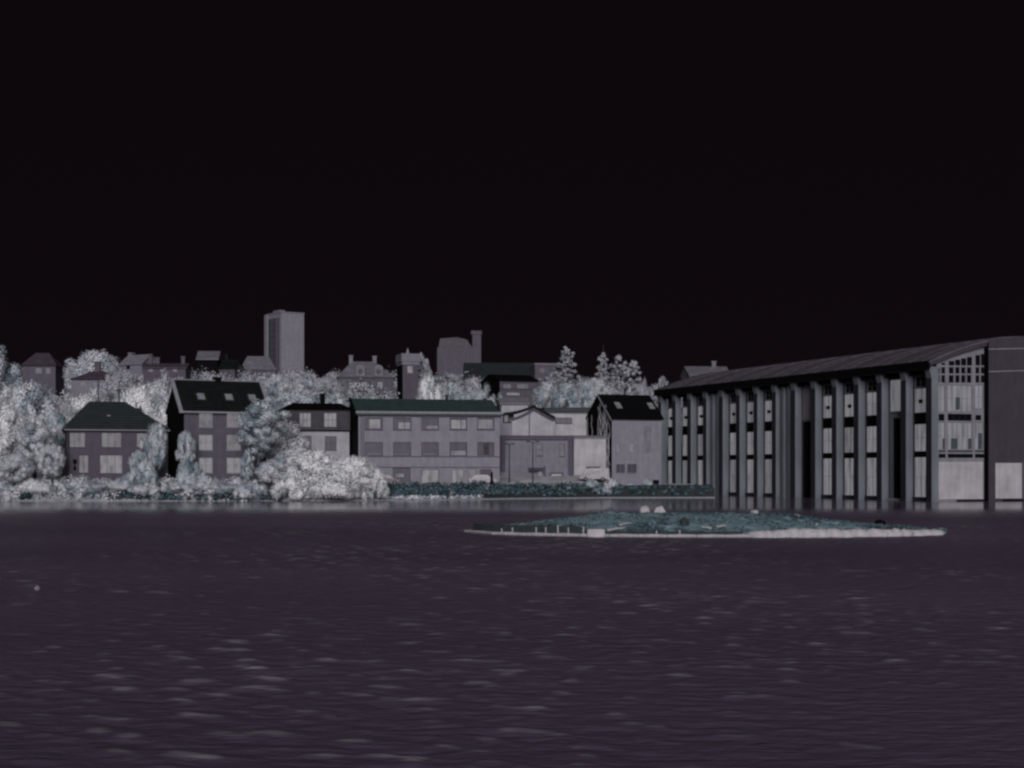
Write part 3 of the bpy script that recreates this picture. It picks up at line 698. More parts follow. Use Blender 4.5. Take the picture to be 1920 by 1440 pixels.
for j in range(9):
    z = c + (d - c) * (j + 1) / 10; part('door_rib', MB().box(a, b, -0.12, -0.102, z - 0.02, z + 0.02), 'hall_door', end)
a, b, c, d = rect_end(1793, 1846, 936.5, 938.5); part('fender', MB().box(a, b, -0.5, -0.11, c, d), 'black', end)
# projecting bay with the big plum panel
bx = 0.45; y0 = gy(1853, bx); y1 = HWD - 8
zt = [(float(y), roof_z(float(y)) - 0.05) for y in np.linspace(y0, y1, 9)]
mb = MB(); prof = [(y0, -1.2), (y1, -1.2)] + zt[::-1]
mb.prism(prof, GX + 0.01, bx); part('projecting_bay', mb, 'hall_plum', G)
for nm, q in (('panel_seam', 655), ('panel_seam', 697)):
    ya, yb = y0, gy(1990, bx)
    part(nm, MB().prism([(ya, gz(q, ya, bx) - 0.06), (yb, gz(q, ya, bx) + 0.5), (yb, gz(q, ya, bx) + 0.66), (ya, gz(q, ya, bx) + 0.08)], bx + 0.004, bx + 0.07), 'hall_wall', G)
ya, yb = gy(1866, bx), gy(1915, bx)
part('roller_door', MB().box(bx + 0.004, bx + 0.09, ya, yb, 0.35, gz(868, ya, bx)), 'hall_door', G)
part('door_post', MB().box(bx + 0.004, bx + 0.14, yb + 0.01, yb + 0.35, 0.0, gz(866, ya, bx)), 'trim_purple', G)
part('fender', MB().box(bx + 0.004, bx + 0.5, gy(1880, bx), gy(1916, bx), 0.05, 0.22), 'black', G)
part('bay_side_shade', MB().box(-0.28, bx + 0.1, y0 - 0.12, y0 - 0.004, -1.2, roof_z(y0) - 0.4), 'black', G)  # black sheet paints the bay's left-facing side as shade
part('verge', MB().prism([(float(y), roof_z(float(y)) - 0.75) for y in np.linspace(-0.6, y0 - 0.1, 7)] + [(float(y), roof_z(float(y)) - 0.26) for y in np.linspace(y0 - 0.1, -0.6, 7)], -0.28, 0.35), 'hall_plum', G)

# ------------------------------------------------------------------ houses and towers on the hill
def hill_house(name, label, cat, px0, px1, Y, eave_py, ridge_py, th, wall, roof, kind='gable', D=8.0, wins=(), chim=(), rins=None, zb=None, frame='trim_pale', pane='pane_dim', side=None):
    x = world_x((px0 + px1) / 2, Y); z0 = (ground(x, Y) - 0.5) if zb is None else zb
    f = Fr(px0, Y, th, z0); R = f.root(name, label, cat)
    pm = (px0 + px1) / 2; W = f.x(px1); H = f.z(eave_py, pm); ZR = f.z(ridge_py, pm) * (1 + 0.0)
    ZR += (D / 2) / Y * (f.z(ridge_py, pm) + z0 - CZ)
    rs = [f.rect(*q[:4]) for q in wins]
    shell(R, W, D, H, rs, wall, ZR - 0.1 if kind == 'gable' else None, side)
    for r, q in zip(rs, wins): window(R, r, q[4] if len(q) > 4 else pane, 1, 1, frame, 0, False, 0.08)
    if kind == 'gable': ro = gable_roof(R, W, D, H, ZR, roof, 0.4, 0.3)
    elif kind == 'hip':
        r0, r1 = (f.x(rins[0]), f.x(rins[1])) if rins else (W * 0.3, W * 0.7)
        ro = hip_roof(R, W, D, H, ZR, r0, r1, roof, 0.4)
    else: ro = part('roof', MB().box(-0.15, W + 0.15, -0.15, D + 0.15, H - 0.004, H + 0.35), roof, R)
    for cx, ctop, cw in chim:
        zt = world_z(ctop, Y + D / 2) - z0; chimney(ro, f.x(cx), D / 2, H, zt, cw, roof if roof != 'roof_jet' else 'black')
    return R, f, W, H, D, ZR, ro

# high-rise
x = world_x(527, 480)
f = Fr(527, 480, 34, ground(x, 480) - 1)
R = f.root('tower_block', 'tall pale tower block with a dark slotted side, highest building on the skyline', 'tower block')
W, H, D = f.x(570), f.z(588, 545), 11.0
shell(R, W, D, H, [], 'wall_grey')
part('roof', MB().box(-0.1, W + 0.1, -0.1, D + 0.1, H - 0.004, H + 0.5), 'wall_grey2', R)
part('plant_room', MB().box(W * 0.05, W * 0.3, D * 0.2, D * 0.6, H + 0.5, H + 1.2), 'wall_grey2', R)
part('stair_strip', MB().box(-0.5, -0.05, D - 1.8, D + 0.3, -1, H + 0.2), 'wall_grey', R)
for ya, yb, mt in ((1.2, 2.2, 'trim_purple'), (3.0, 6.6, 'wall_purple'), (7.0, D - 2.2, 'cabinet')):
    part('window_strip', MB().box(-0.2, -0.004, ya, yb, 3, H - 1.3), mt, R)
for j in range(11):
    z = 5 + (H - 8) * j / 10; part('floor_band', MB().box(-0.32, -0.204, 3.1, 6.5, z, z + 0.5), 'trim_purple', R)

hill_house('steep_roofed_house', 'pale steep-roofed house left of the tower block', 'house', 452, 516, 400, 694, 668, 8, 'wall_purple2', 'roof_lilac', 'hip', 9, [(470, 476, 697, 703, 'pane_black')], (), (463, 503))
R, f, W, H, D, ZR, ro = hill_house('dormered_villa', 'plum villa with two chimneys and twin round-topped dormers', 'villa', 634, 738, 330, 708, 678, 6, 'wall_purple2', 'roof_lilac', 'hip', 10,
    [(655, 664, 716, 728), (678, 687, 716, 728), (708, 717, 716, 728)], ((658, 666, 0.8), (703, 667, 0.8)), (660, 702))
for px in (676, 710):
    a = f.x(px - 8); b = f.x(px + 8); c = f.z(705, px); d = f.z(690, px)
    mb = MB(); n = 9; prof = [(a, c), (b, c)] + [((a + b) / 2 + (b - a) / 2 * math.cos(math.pi * t / n), d + 0.7 * math.sin(math.pi * t / n)) for t in range(n + 1)]
    mb.prism(prof, 0.2, 3.2, 'y'); dm = part('dormer', mb, 'roof_lilac', ro)
    part('pane', MB().prism([((a + b) / 2 + 0.55 * math.cos(2 * math.pi * t / 12), (c + d) / 2 + 0.1 + 0.6 * math.sin(2 * math.pi * t / 12)) for t in range(12)], 0.14, 0.196, 'y'), 'roof_plum', dm)

# square tower
x = world_x(755, 300); f = Fr(755, 300, 16, ground(x, 300) - 0.5)
R = f.root('square_tower', 'narrow square tower with black left side and pale crown, behind the green roof', 'tower')
W, H, D = f.x(784), f.z(684, 770), 5.0
r = f.rect(764, 774, 686, 699); shell(R, W, D, H, [r], 'wall_purple', None, 'side_shade'); window(R, r, 'pane_bright', 1, 1, 'trim_pale')
cr = part('crown', MB().box(-0.15, W + 0.2, -0.15, D + 0.2, H + 0.004, H + 0.6).box(-0.3, W + 0.4, -0.3, D + 0.3, H + 0.6, f.z(663, 770)), 'wall_grey2', R)
part('finial', MB().tube([(W / 2, D / 2, f.z(664, 770)), (W / 2, D / 2, f.z(660, 770)), (W / 2, D / 2, f.z(651, 770))], [0.45, 0.3, 0.08], 8), 'trim_pale', cr)

# keep on the hill with a chimney tower
x = world_x(820, 430); zb = 27.0; f = Fr(820, 430, 4, zb)
R = f.root('hilltop_keep', 'blocky dim plum keep with a chimney turret on its right, on the skyline', 'keep')
W, H, D = f.x(888), f.z(652, 850), 12.0
shell(R, W, D, H, [], 'wall_purple2', None, None, -4)
zt = f.z(634, 850)
part('upper_storey', MB().prism([(0.3, H + 0.004), (W - 0.2, H + 0.004), (W - 2.2, zt - 0.3), (W * 0.55, zt + 0.25), (0.8, zt - 0.1)], 0.05, D, 'y'), 'roof_plum', R)
part('merlon', MB().box(W - 2.6, W - 1.5, -0.1, 1.6, H - 0.3, f.z(638, 880)), 'wall_purple2', R)
part('turret', MB().box(W - 0.3, f.x(902), 0.2, 4.0, -4, f.z(627, 895)).box(W - 0.7, f.x(902) + 0.2, 0.0, 4.2, f.z(627, 895), f.z(620, 895)), 'wall_purple2', R)
# long dark roofs / rampart
R, f, W, H, D, ZR, ro = hill_house('long_dark_barn', 'long low building with a wide dark greenish roof right of the keep', 'barn', 872, 1022, 395, 708, 682, 3, 'wall_grey2', 'roof_teal_black', 'gable', 12)
R, f, W, H, D, ZR, ro = hill_house('banded_house', 'house with shaded left end and banded plum front above the workshop gable', 'house', 937, 1008, 300, 714, 705, 24, 'wall_purple2', 'roof_jet', 'gable', 9, [(950, 975, 736, 741, 'pane_bright'), (944, 958, 720, 728, 'pane_dim'), (970, 990, 720, 728, 'pane_dim')], side='side_shade')
part('plum_band', MB().box(0.02, W - 0.02, -0.12, -0.004, f.z(736, 970) + 0.6, f.z(729, 970)), 'roof_plum', R)
hill_house('lean_to_house', 'small pale house just above the workshop roof', 'house', 940, 990, 268, 757, 748, 4, 'wall_pale', 'wall_grey2', 'gable', 6)
hill_house('flat_topped_house', 'flat-topped plum house left of the pointed fir tree', 'house', 1003, 1042, 370, 684, 684, 8, 'wall_purple2', 'wall_grey2', 'flat', 9, [(1012, 1020, 690, 698, 'pane_plum')])
# left skyline
hill_house('hip_roofed_villa', 'dark plum villa with broad hipped roof at the far left skyline', 'villa', 42, 104, 320, 686, 662, 5, 'wall_purple2', 'roof_plum', 'hip', 9, [(66, 78, 690, 700), (86, 94, 690, 700)], (), (58, 84))
hill_house('low_roofed_house', 'house with wide low dark roof and one chimney above the leftmost house', 'house', 133, 224, 285, 712, 695, 4, 'wall_grey2', 'roof_plum', 'hip', 8, [(150, 160, 715, 724), (196, 206, 715, 724)], ((175, 678, 1.0),), (168, 186))
hill_house('small_gabled_cottage', 'small grey gabled cottage with a chimney on the left skyline', 'cottage', 226, 266, 360, 682, 667, -28, 'wall_grey2', 'wall_grey2', 'gable', 6, [(236, 244, 685, 693, 'pane_black')], ((230, 662, 1.0),))
hill_house('long_plum_terrace', 'long low plum terrace between cottage and tall black-roofed house on the skyline', 'terrace', 268, 348, 345, 690, 683, 3, 'wall_purple', 'roof_plum', 'gable', 7, [(278, 286, 692, 697), (300, 308, 692, 697), (324, 332, 692, 697)], ((277, 664, 0.8), (291, 670, 0.8), (339, 668, 0.8)))
hill_house('pale_roofed_chalet', 'small pale-roofed chalet above the tall house on the skyline', 'chalet', 370, 408, 380, 673, 660, 4, 'black', 'roof_lilac', 'gable', 7)
hill_house('dark_cabin', 'small plum cabin half hidden left of the steep-roofed house', 'cabin', 412, 440, 380, 690, 676, -10, 'wall_purple', 'roof_black', 'gable', 6, (), ((418, 664, 0.9),))
# behind the hall
R, f, W, H, D, ZR, ro = hill_house('roof_beyond_hall', 'pale-roofed building with a chimney peeping over the far end of the hall', 'building', 1293, 1368, 330, 703, 689, 6, 'wall_grey2', 'roof_lilac', 'gable', 8, (), ((1346, 677, 0.9),), zb=12)

# ------------------------------------------------------------------ vegetation
def rot_rand(rs, n):
    u = rs.normal(size=(n, 3)); u /= np.linalg.norm(u, axis=1)[:, None]; return u
def leaf_mesh(name, centres, radii, shades, per, size, seed, flat=0.0, squash=(1, 1, 1)):
    """leaf-sized quads spread through clumps; 'shade' varies by clump and leaf"""
    rs = np.random.RandomState(seed); n = len(centres) * per
    c = np.repeat(np.asarray(centres), per, 0); r = np.repeat(np.asarray(radii), per); sh = np.repeat(np.asarray(shades), per)
    d = rot_rand(rs, n); p = c + d * (r * rs.uniform(0.45, 1.05, n))[:, None] * np.asarray(squash)
    nm = d + rot_rand(rs, n) * 0.9; nm /= np.linalg.norm(nm, axis=1)[:, None]
    t = np.cross(nm, rot_rand(rs, n)); t /= np.linalg.norm(t, axis=1)[:, None] + 1e-9; b = np.cross(nm, t)
    s = size * rs.uniform(0.55, 1.3, n)
    a1 = t * s[:, None]; a2 = b * (s * rs.uniform(0.45, 0.8, n))[:, None]
    v = np.stack([p - a1, p - a2 * 1.0 + a1 * 0.1, p + a1, p + a2], 1).reshape(-1, 3)
    me = bpy.data.meshes.new(name); me.vertices.add(4 * n); me.vertices.foreach_set('co', v.ravel())
    me.loops.add(4 * n); me.loops.foreach_set('vertex_index', np.arange(4 * n))
    me.polygons.add(n); me.polygons.foreach_set('loop_start', np.arange(0, 4 * n, 4)); me.polygons.foreach_set('loop_total', np.full(n, 4))
    at = me.attributes.new('shade', 'FLOAT', 'FACE'); at.data.foreach_set('value', np.clip(sh + rs.uniform(-0.08, 0.08, n), 0, 1).astype(np.float32))
    me.update(); me.validate()
    cc = np.asarray(centres).mean(0); cd = p - cc; cd /= np.linalg.norm(cd, axis=1)[:, None] + 1e-6
    if len(centres) > 200: cd = cd * 0
    sn = d * 0.6 + cd * 0.35 + nm * 0.2 + np.array([0, 0, 0.05]); sn /= np.linalg.norm(sn, axis=1)[:, None]
    me.polygons.foreach_set('use_smooth', np.ones(n, bool))
    me.normals_split_custom_set_from_vertices(np.repeat(sn, 4, 0).tolist())
    return me

def crown_points(kind, seed, ncl):
    """clump centres in a unit crown: radius 1 across, height 1 (z 0..1)"""
    rs = np.random.RandomState(seed); P, R, S = [], [], []
    lob = [(rs.uniform(0, 6.28), rs.uniform(0.2, 0.95), rs.uniform(0.12, 0.3)) for _ in range(6)]
    while len(P) < ncl:
        if kind == 'spire':
            z = rs.uniform(0, 1) ** 1.25; rmax = (1 - z) ** 0.75 * (0.72 + 0.28 * math.sin(z * 26 + seed)) + 0.06
            a = rs.uniform(0, 6.28); q = rmax * rs.uniform(0.3, 1.0) * (1 + 0.25 * math.sin(3 * a + z * 9 + seed))
            P.append((q * math.cos(a), q * math.sin(a), z)); R.append(0.20 * (1 - 0.55 * z))
        elif kind == 'plume':
            z = rs.uniform(0, 1); a = rs.uniform(0, 6.28); k = rs.randint(3)
            ox, oy, top = ((-0.45, 0, 0.85), (0.15, 0.2, 1.0), (0.6, -0.1, 0.7))[k]
            z *= top; rmax = 0.42 * math.sin(math.pi * min(1, 0.18 + 0.82 * z / top)) + 0.05
            q = rmax * rs.uniform(0.2, 1)
            P.append((ox * (0.4 + 0.6 * z) + q * math.cos(a), oy + q * math.sin(a), z)); R.append(0.13)
        else:
            d = rot_rand(rs, 1)[0]; q = rs.uniform(0.35, 1) ** 0.5
            zz = d[2] * q; f = 1.0
            for (la, lz, lw) in lob:
                f += lw * math.exp(-((math.atan2(d[1], d[0]) - la + math.pi) % (2 * math.pi) - math.pi) ** 2 * 1.6 - (zz - (lz * 2 - 1)) ** 2 * 3)
            f *= 0.82
            if kind == 'tall': f *= 1.0 - 0.25 * max(0, zz)
            if kind == 'bush' and zz < -0.35: continue
            z01 = 0.5 + 0.5 * zz * (f if zz > 0 else 1)
            if kind == 'bush': z01 = (zz + 0.35) / 1.35 * f
            P.append((d[0] * q * f, d[1] * q * f, z01)); R.append(rs.uniform(0.14, 0.27))
        S.append(rs.uniform(0.1, 0.9))
    P = np.array(P); P[:, 2] = (P[:, 2] - P[:, 2].min()) / (P[:, 2].max() - P[:, 2].min())
    m = np.percentile(np.hypot(P[:, 0], P[:, 1]), 96); P[:, :2] /= m
    R = np.array(R); S = np.array(S)
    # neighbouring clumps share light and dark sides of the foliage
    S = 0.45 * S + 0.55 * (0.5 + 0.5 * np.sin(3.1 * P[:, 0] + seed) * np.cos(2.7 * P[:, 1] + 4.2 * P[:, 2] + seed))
    return P, R, S

PROTO = {}
def proto(kind, v, mat, size_rel, ncl, per):
    key = (kind, v, mat)
    if key not in PROTO:
        P, R, S = crown_points(kind, 100 + 7 * v + len(kind), ncl)
        P[:, 2] *= ASPECT[kind]; P[:, 2] = R + P[:, 2] * (1 - 2 * R / ASPECT[kind]); P[:, :2] *= (1 - 0.8 * R)[:, None]
        me = leaf_mesh('crown', P, R, S, per, size_rel, 5 + v); me.materials.append(M[mat])
        tm = MB(); rnd = random.Random(v); top = 0.75 if kind in ('spire', 'tall') else 0.55
        tm.tube([(0, 0, -0.55), (0.02, 0.01, 0.0), (-0.02, 0.02, top * 0.6), (0.01, 0, top)], [0.075, 0.055, 0.035, 0.012], 7)
        for j in range(6):
            a = rnd.uniform(0, 6.28); z = rnd.uniform(-0.1, 0.35); L = rnd.uniform(0.4, 0.75)
            tm.tube([(0, 0, z), (L * 0.5 * math.cos(a), L * 0.5 * math.sin(a), z + 0.12), (L * math.cos(a), L * math.sin(a), z + 0.32)], [0.03, 0.02, 0.008], 5)
        PROTO[key] = (me, tm.mesh('trunk'))
        PROTO[key][1].materials.append(M['bark'])
    return PROTO[key]

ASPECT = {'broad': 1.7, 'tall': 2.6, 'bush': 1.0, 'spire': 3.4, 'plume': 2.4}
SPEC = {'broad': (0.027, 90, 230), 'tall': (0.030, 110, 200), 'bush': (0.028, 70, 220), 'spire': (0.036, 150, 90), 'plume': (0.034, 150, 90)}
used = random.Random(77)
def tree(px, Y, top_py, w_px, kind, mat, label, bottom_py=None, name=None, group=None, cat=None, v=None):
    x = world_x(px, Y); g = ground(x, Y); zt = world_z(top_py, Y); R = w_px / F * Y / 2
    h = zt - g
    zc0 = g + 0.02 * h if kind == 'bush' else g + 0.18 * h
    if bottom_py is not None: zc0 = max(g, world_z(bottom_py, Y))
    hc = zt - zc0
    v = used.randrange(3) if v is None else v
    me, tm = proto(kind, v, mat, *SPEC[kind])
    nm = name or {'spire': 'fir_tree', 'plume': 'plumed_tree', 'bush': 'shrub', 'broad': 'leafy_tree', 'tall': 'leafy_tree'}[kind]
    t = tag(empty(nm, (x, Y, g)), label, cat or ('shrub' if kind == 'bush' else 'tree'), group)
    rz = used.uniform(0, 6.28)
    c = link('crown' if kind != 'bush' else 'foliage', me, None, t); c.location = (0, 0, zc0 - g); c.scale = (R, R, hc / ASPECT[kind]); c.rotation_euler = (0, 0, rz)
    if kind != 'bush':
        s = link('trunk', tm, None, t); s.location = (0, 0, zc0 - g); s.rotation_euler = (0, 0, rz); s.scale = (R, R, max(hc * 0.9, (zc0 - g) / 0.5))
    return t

LT = 'leafy trees around the shore houses'; HT = 'trees on the slope'; SB = 'shrubs on the bank'
# far left mass
tree(-14, 236, 640, 120, 'tall', 'leaf_pale', 'tallest pale tree cut by the left edge of the view', group=LT)
tree(6, 212, 745, 110, 'broad', 'leaf_white', 'bright pale tree low at the left edge, in front of the tallest one', group=LT)
tree(66, 226, 712, 120, 'broad', 'leaf_pale', 'broad pale tree below the far-left plum villa', group=LT)
tree(62, 209, 775, 90, 'tall', 'leaf_pale', 'upright pale tree at the water left of the hipped house', group=LT)
tree(108, 216, 765, 60, 'tall', 'leaf_teal', 'slim bluish tree touching the left corner of the hipped house', group=LT)
tree(98, 207, 830, 62, 'broad', 'leaf_pale', 'low round tree on the bank at the left corner of the hipped house', group=LT)
tree(24, 205, 850, 80, 'broad', 'leaf_pale', 'low pale tree overhanging the water at the left edge', group=LT)
# behind the hipped house
tree(172, 302, 654, 128, 'broad', 'leaf_pale', 'large dome-shaped pale tree rising behind the low dark roof', group=LT)
tree(170, 238, 718, 110, 'broad', 'leaf_white', 'bright tree right behind the left half of the hipped roof', group=LT)
tree(262, 240, 718, 110, 'broad', 'leaf_white', 'bright tree behind the right half of the hipped roof', group=LT)
tree(305, 250, 690, 90, 'broad', 'leaf_pale', 'pale tree rising left of the black gable', group=LT)
tree(115, 240, 730, 90, 'broad', 'leaf_pale', 'pale tree behind the left end of the hipped roof', group=LT)
tree(232, 275, 690, 90, 'broad', 'leaf_far', 'dim tree below the small gabled cottage', group=LT)
tree(294, 207.5, 788, 50, 'broad', 'leaf_teal', 'bluish tree screening the right corner of the hipped house', 884, group=LT)
tree(350, 206, 806, 42, 'broad', 'leaf_teal', 'slim bluish tree growing up the right edge of the black gable', 880, group=LT)
tree(352, 205, 850, 56, 'bush', 'leaf_teal', 'bluish shrub around the foot of the slim tree by the black gable', group=SB)
tree(392, 204.8, 884, 60, 'bush', 'leaf_pale', 'pale shrub reaching the sill of the lowest tall-house window', group=SB)
tree(272, 205.2, 862, 60, 'bush', 'leaf_teal', 'bluish shrub at the right foot of the hipped house', group=SB)
tree(232, 205.2, 884, 46, 'bush', 'leaf_pale', 'small pale shrub before the central lower window of the hipped house', group=SB)
tree(262, 206, 842, 40, 'broad', 'leaf_teal', 'small bluish tree before the right lower window of the hipped house', 908, group=LT)
tree(318, 228, 748, 70, 'broad', 'leaf_white', 'bright tree filling the gap behind hipped house and black gable', group=LT)
tree(92, 222, 778, 80, 'broad', 'leaf_pale', 'pale tree filling the gap behind the left corner of the hipped house', group=LT)
tree(34, 221, 790, 90, 'broad', 'leaf_white', 'bright tree in the middle of the far-left grove', group=LT)
# right of the tall house
tree(484, 206, 742, 116, 'tall', 'leaf_teal', 'tall bluish tree covering the right half of the tall house', 862, group=LT)
tree(535, 212, 772, 104, 'broad', 'leaf_pale', 'pale round tree between tall house and boarded house', group=LT)
tree(462, 205.5, 838, 30, 'tall', 'leaf_teal', 'thin young tree in front of the tall house wall', group=LT)
tree(440, 262, 700, 90, 'broad', 'leaf_far', 'tree crown just above the ridge of the tall house', group=HT)
tree(385, 262, 694, 80, 'broad', 'leaf_far', 'tree crown above the left end of the tall roof', group=HT)
# big willow scrub by the water
tree(520, 205, 845, 90, 'broad', 'leaf_pale', 'pale tree at the bank below the tall house, left of the willow', group=LT)
tree(585, 206, 838, 130, 'broad', 'leaf_white', 'largest white willow-like tree leaning over the water', 936, group=LT)
tree(655, 206, 852, 115, 'broad', 'leaf_white', 'white willow-like tree in front of the boarded house corner', 936, group=LT)
tree(700, 207, 876, 62, 'bush', 'leaf_white', 'white rounded shrub left of the first parked car', group=SB)
tree(545, 204.5, 884, 80, 'bush', 'leaf_white', 'white shrub dipping into the water below the willow', 940, group=SB)
tree(625, 204.5, 892, 110, 'bush', 'leaf_white', 'broad white shrub at the waterline under the willows', 940, group=SB)
# middle hillside
for px, Y, top, wp, kd, mt, lb in (
    (520, 300, 700, 70, 'broad', 'leaf_pale', 'pale tree directly below the tower block'),
    (572, 305, 694, 84, 'broad', 'leaf_pale', 'pale round tree right of the foot of the tower block'),
    (618, 310, 696, 70, 'broad', 'leaf_far', 'dim tree left of the dormered villa'),
    (560, 268, 728, 110, 'broad', 'leaf_teal', 'bluish tree above the left end of the boarded house'),
    (622, 266, 732, 90, 'broad', 'leaf_teal', 'bluish tree behind the boarded house chimney'),
    (690, 268, 740, 70, 'broad', 'leaf_teal', 'bluish tree above the left end of the green roof'),
    (796, 305, 660, 40, 'tall', 'leaf_far', 'narrow tree hugging the right side of the square tower'),
    (806, 270, 702, 56, 'broad', 'leaf_white', 'bright tree right of the square tower above the green roof'),
    (850, 272, 714, 70, 'broad', 'leaf_teal', 'bluish tree above the middle of the green roof'),
    (898, 274, 716, 74, 'broad', 'leaf_teal', 'bluish tree above the right end of the green roof'),
    (845, 340, 694, 60, 'broad', 'leaf_far', 'dim tree below the keep'),
    (1022, 290, 716, 60, 'broad', 'leaf_pale', 'pale tree above the workshop gable'),
    (1058, 275, 716, 70, 'broad', 'leaf_teal', 'bluish tree above the pale annex'),
    (1095, 280, 712, 60, 'broad', 'leaf_teal', 'bluish tree left of the black-gabled ridge'),
    (1120, 300, 706, 70, 'broad', 'leaf_pale', 'pale tree at the foot of the plumed trees')):
    tree(px, Y, top, wp, kd, mt, lb, group=HT)
tree(1062, 320, 649, 66, 'spire', 'leaf_far', 'tall pointed fir on the skyline above the pale annex', 735, group='pointed trees on the skyline', v=0)
tree(1131, 312, 660, 46, 'spire', 'leaf_far', 'pointed tree left of the plumed tree, above the black house', 730, group='pointed trees on the skyline', v=1)
tree(1172, 310, 665, 66, 'plume', 'leaf_far', 'plumed tree with several tips beside the hall roof end', 735, group='pointed trees on the skyline', v=2)
tree(1205, 300, 706, 40, 'broad', 'leaf_far', 'small tree tucked against the far end of the hall roof', group=HT)
tree(1244, 340, 704, 26, 'broad', 'leaf_far', 'tiny tree top peeping over the far eave of the hall', group=HT)
# waterfront shrubs in the middle
for px, Y, top, wp, mt, lb in (
    (1108, 229, 895, 26, 'leaf_teal', 'pale shrub on the quay left of the parked van'),
    (1148, 229, 894, 32, 'leaf_pale', 'pale shrub on the quay below the black-gabled house'),
    (1215, 233, 896, 28, 'leaf_teal', 'pale shrub on the quay beside the hall end'),
    (1125, 226.8, 912, 46, 'leaf_teal', 'bluish shrub hanging over the quay wall'),
    (1010, 228.2, 903, 30, 'leaf_teal', 'low bluish shrub in front of the workshop door'),
    (1062, 229.4, 901, 34, 'leaf_pale', 'low pale shrub below the notice board'),
    (965, 225.5, 904, 28, 'leaf_pale', 'low pale shrub below the left workshop post'),
    (1180, 230.5, 904, 30, 'leaf_teal', 'low bluish shrub under the plum windows of the black-gabled house'),
    (275, 203.5, 904, 70, 'leaf_pale', 'pale shrub below the right side of the hipped house'),
    (160, 203.8, 898, 90, 'leaf_pale', 'pale shrub below the left side of the hipped house'),
    (400, 204, 900, 100, 'leaf_pale', 'pale shrub under the glowing windows of the tall house'),
    (226, 205, 899, 70, 'leaf_pale', 'pale shrub under the middle of the hipped house'),
    (340, 204, 902, 70, 'leaf_pale', 'pale shrub straight below the black gable'),
    (465, 203.6, 898, 70, 'leaf_pale', 'pale shrub below the thin young tree'),
    (70, 203.2, 896, 90, 'leaf_white', 'white shrub at the water near the left edge')):
    tree(px, Y, top, wp, 'bush', mt, lb, group=SB)

# woods and low growth nobody could count
def mass(name, label, mat, pts, per, size, seed, squash=(1, 1, 1)):
    rs = np.random.RandomState(seed); P = np.array([p[:3] for p in pts]); R = np.array([p[3] for p in pts]); S = rs.uniform(0.1, 0.9, len(pts))
    me = leaf_mesh(name, P, R, S, per, size, seed, squash=squash)
    tag(link(name, me, mat), label, kind='stuff', cat=None)
rnd = random.Random(3); pts = []
for k in range(900):
    Y = rnd.uniform(246, 400); px = rnd.uniform(-120, 1330); x = world_x(px, Y)
    if 905 < px < 1010 and Y > 270: continue
    if px > 1165 and Y < 300: continue
    g = ground(x, Y); zz = g + rnd.uniform(0.5, 4.2)
    pts.append((x, Y, zz, rnd.uniform(1.6, 2.8)))
mass('hillside_wood', 'pale woodland covering the slope behind the waterfront houses', 'leaf_far', pts, 140, 0.27, 11)
pts = []
for k in range(420):
    px = rnd.uniform(-60, 720); d = rnd.uniform(0.2, 9); x0 = world_x(px, 204); Y = shore(x0) + d; x = world_x(px, Y)
    pts.append((x, Y, ground(x, Y) + rnd.uniform(0.0, 0.7), rnd.uniform(0.5, 1.0)))
mass('bank_scrub', 'pale scrub along the water below the left houses', 'leaf_pale', pts, 100, 0.13, 12)
pts = []
for a, b, n, d0, d1, zz in ((200, 345, 60, 1.2, 2.6, 0.5), (345, 545, 30, 0.8, 1.6, 0.3), (30, 60, 8, 1.5, 2.5, 0.5), (500, 536, 10, 1.5, 3.0, 0.6)):
    for k in range(n):
        px = rnd.uniform(a, b); x = world_x(px, 204); Y = shore(x) + rnd.uniform(d0, d1) - 0.6; x = world_x(px, Y)
        pts.append((x, Y - 0.5, max(0.3, ground(x, Y)) + rnd.uniform(0.1, zz), rnd.uniform(0.25, 0.45)))
mass('dark_reeds', 'dark blue-green reeds in a strip along the left waterline', 'leaf_dark', pts, 50, 0.14, 13)
pts = []
for k in range(420):
    px = rnd.uniform(702, 1240); x = world_x(px, 216); Y = shore(x) + rnd.uniform(0.6, 5.2); x = world_x(px, Y); Y = max(Y, shore(x) + 0.5)
    pts.append((x, Y, ground(x, Y) + rnd.uniform(0.1, 0.5), rnd.uniform(0.35, 0.65)))
for k in range(110):
    px = rnd.uniform(1150, 1342); x = world_x(px, 229); Y = shore(min(x, 29.5)) + rnd.uniform(0.1, 2.2); x = min(world_x(px, Y), 29.6)
    pts.append((x, Y, 1.35 + rnd.uniform(-0.2, 0.25), rnd.uniform(0.2, 0.5)))
for k in range(60):
    px = rnd.uniform(960, 1340); x = min(world_x(px, 228), 29.6); pts.append((x, shore(x) - 0.3, rnd.uniform(0.5, 1.1), rnd.uniform(0.15, 0.3)))
mass('quay_hedge', 'dark blue-green hedge and grass along the quay below the middle houses', 'leaf_dark', pts, 50, 0.16, 14)
pts = []
for k in range(150):
    px = rnd.uniform(715, 905); x = world_x(px, 211); Y = shore(x) + rnd.uniform(-0.2, 0.8); x = world_x(px, Y)
    pts.append((x, Y, 0.15 + rnd.uniform(0, 0.35), rnd.uniform(0.15, 0.35)))
mass('shore_tufts', 'pale tufts of grass at the waterline below the long block', 'leaf_pale', pts, 30, 0.13, 15)

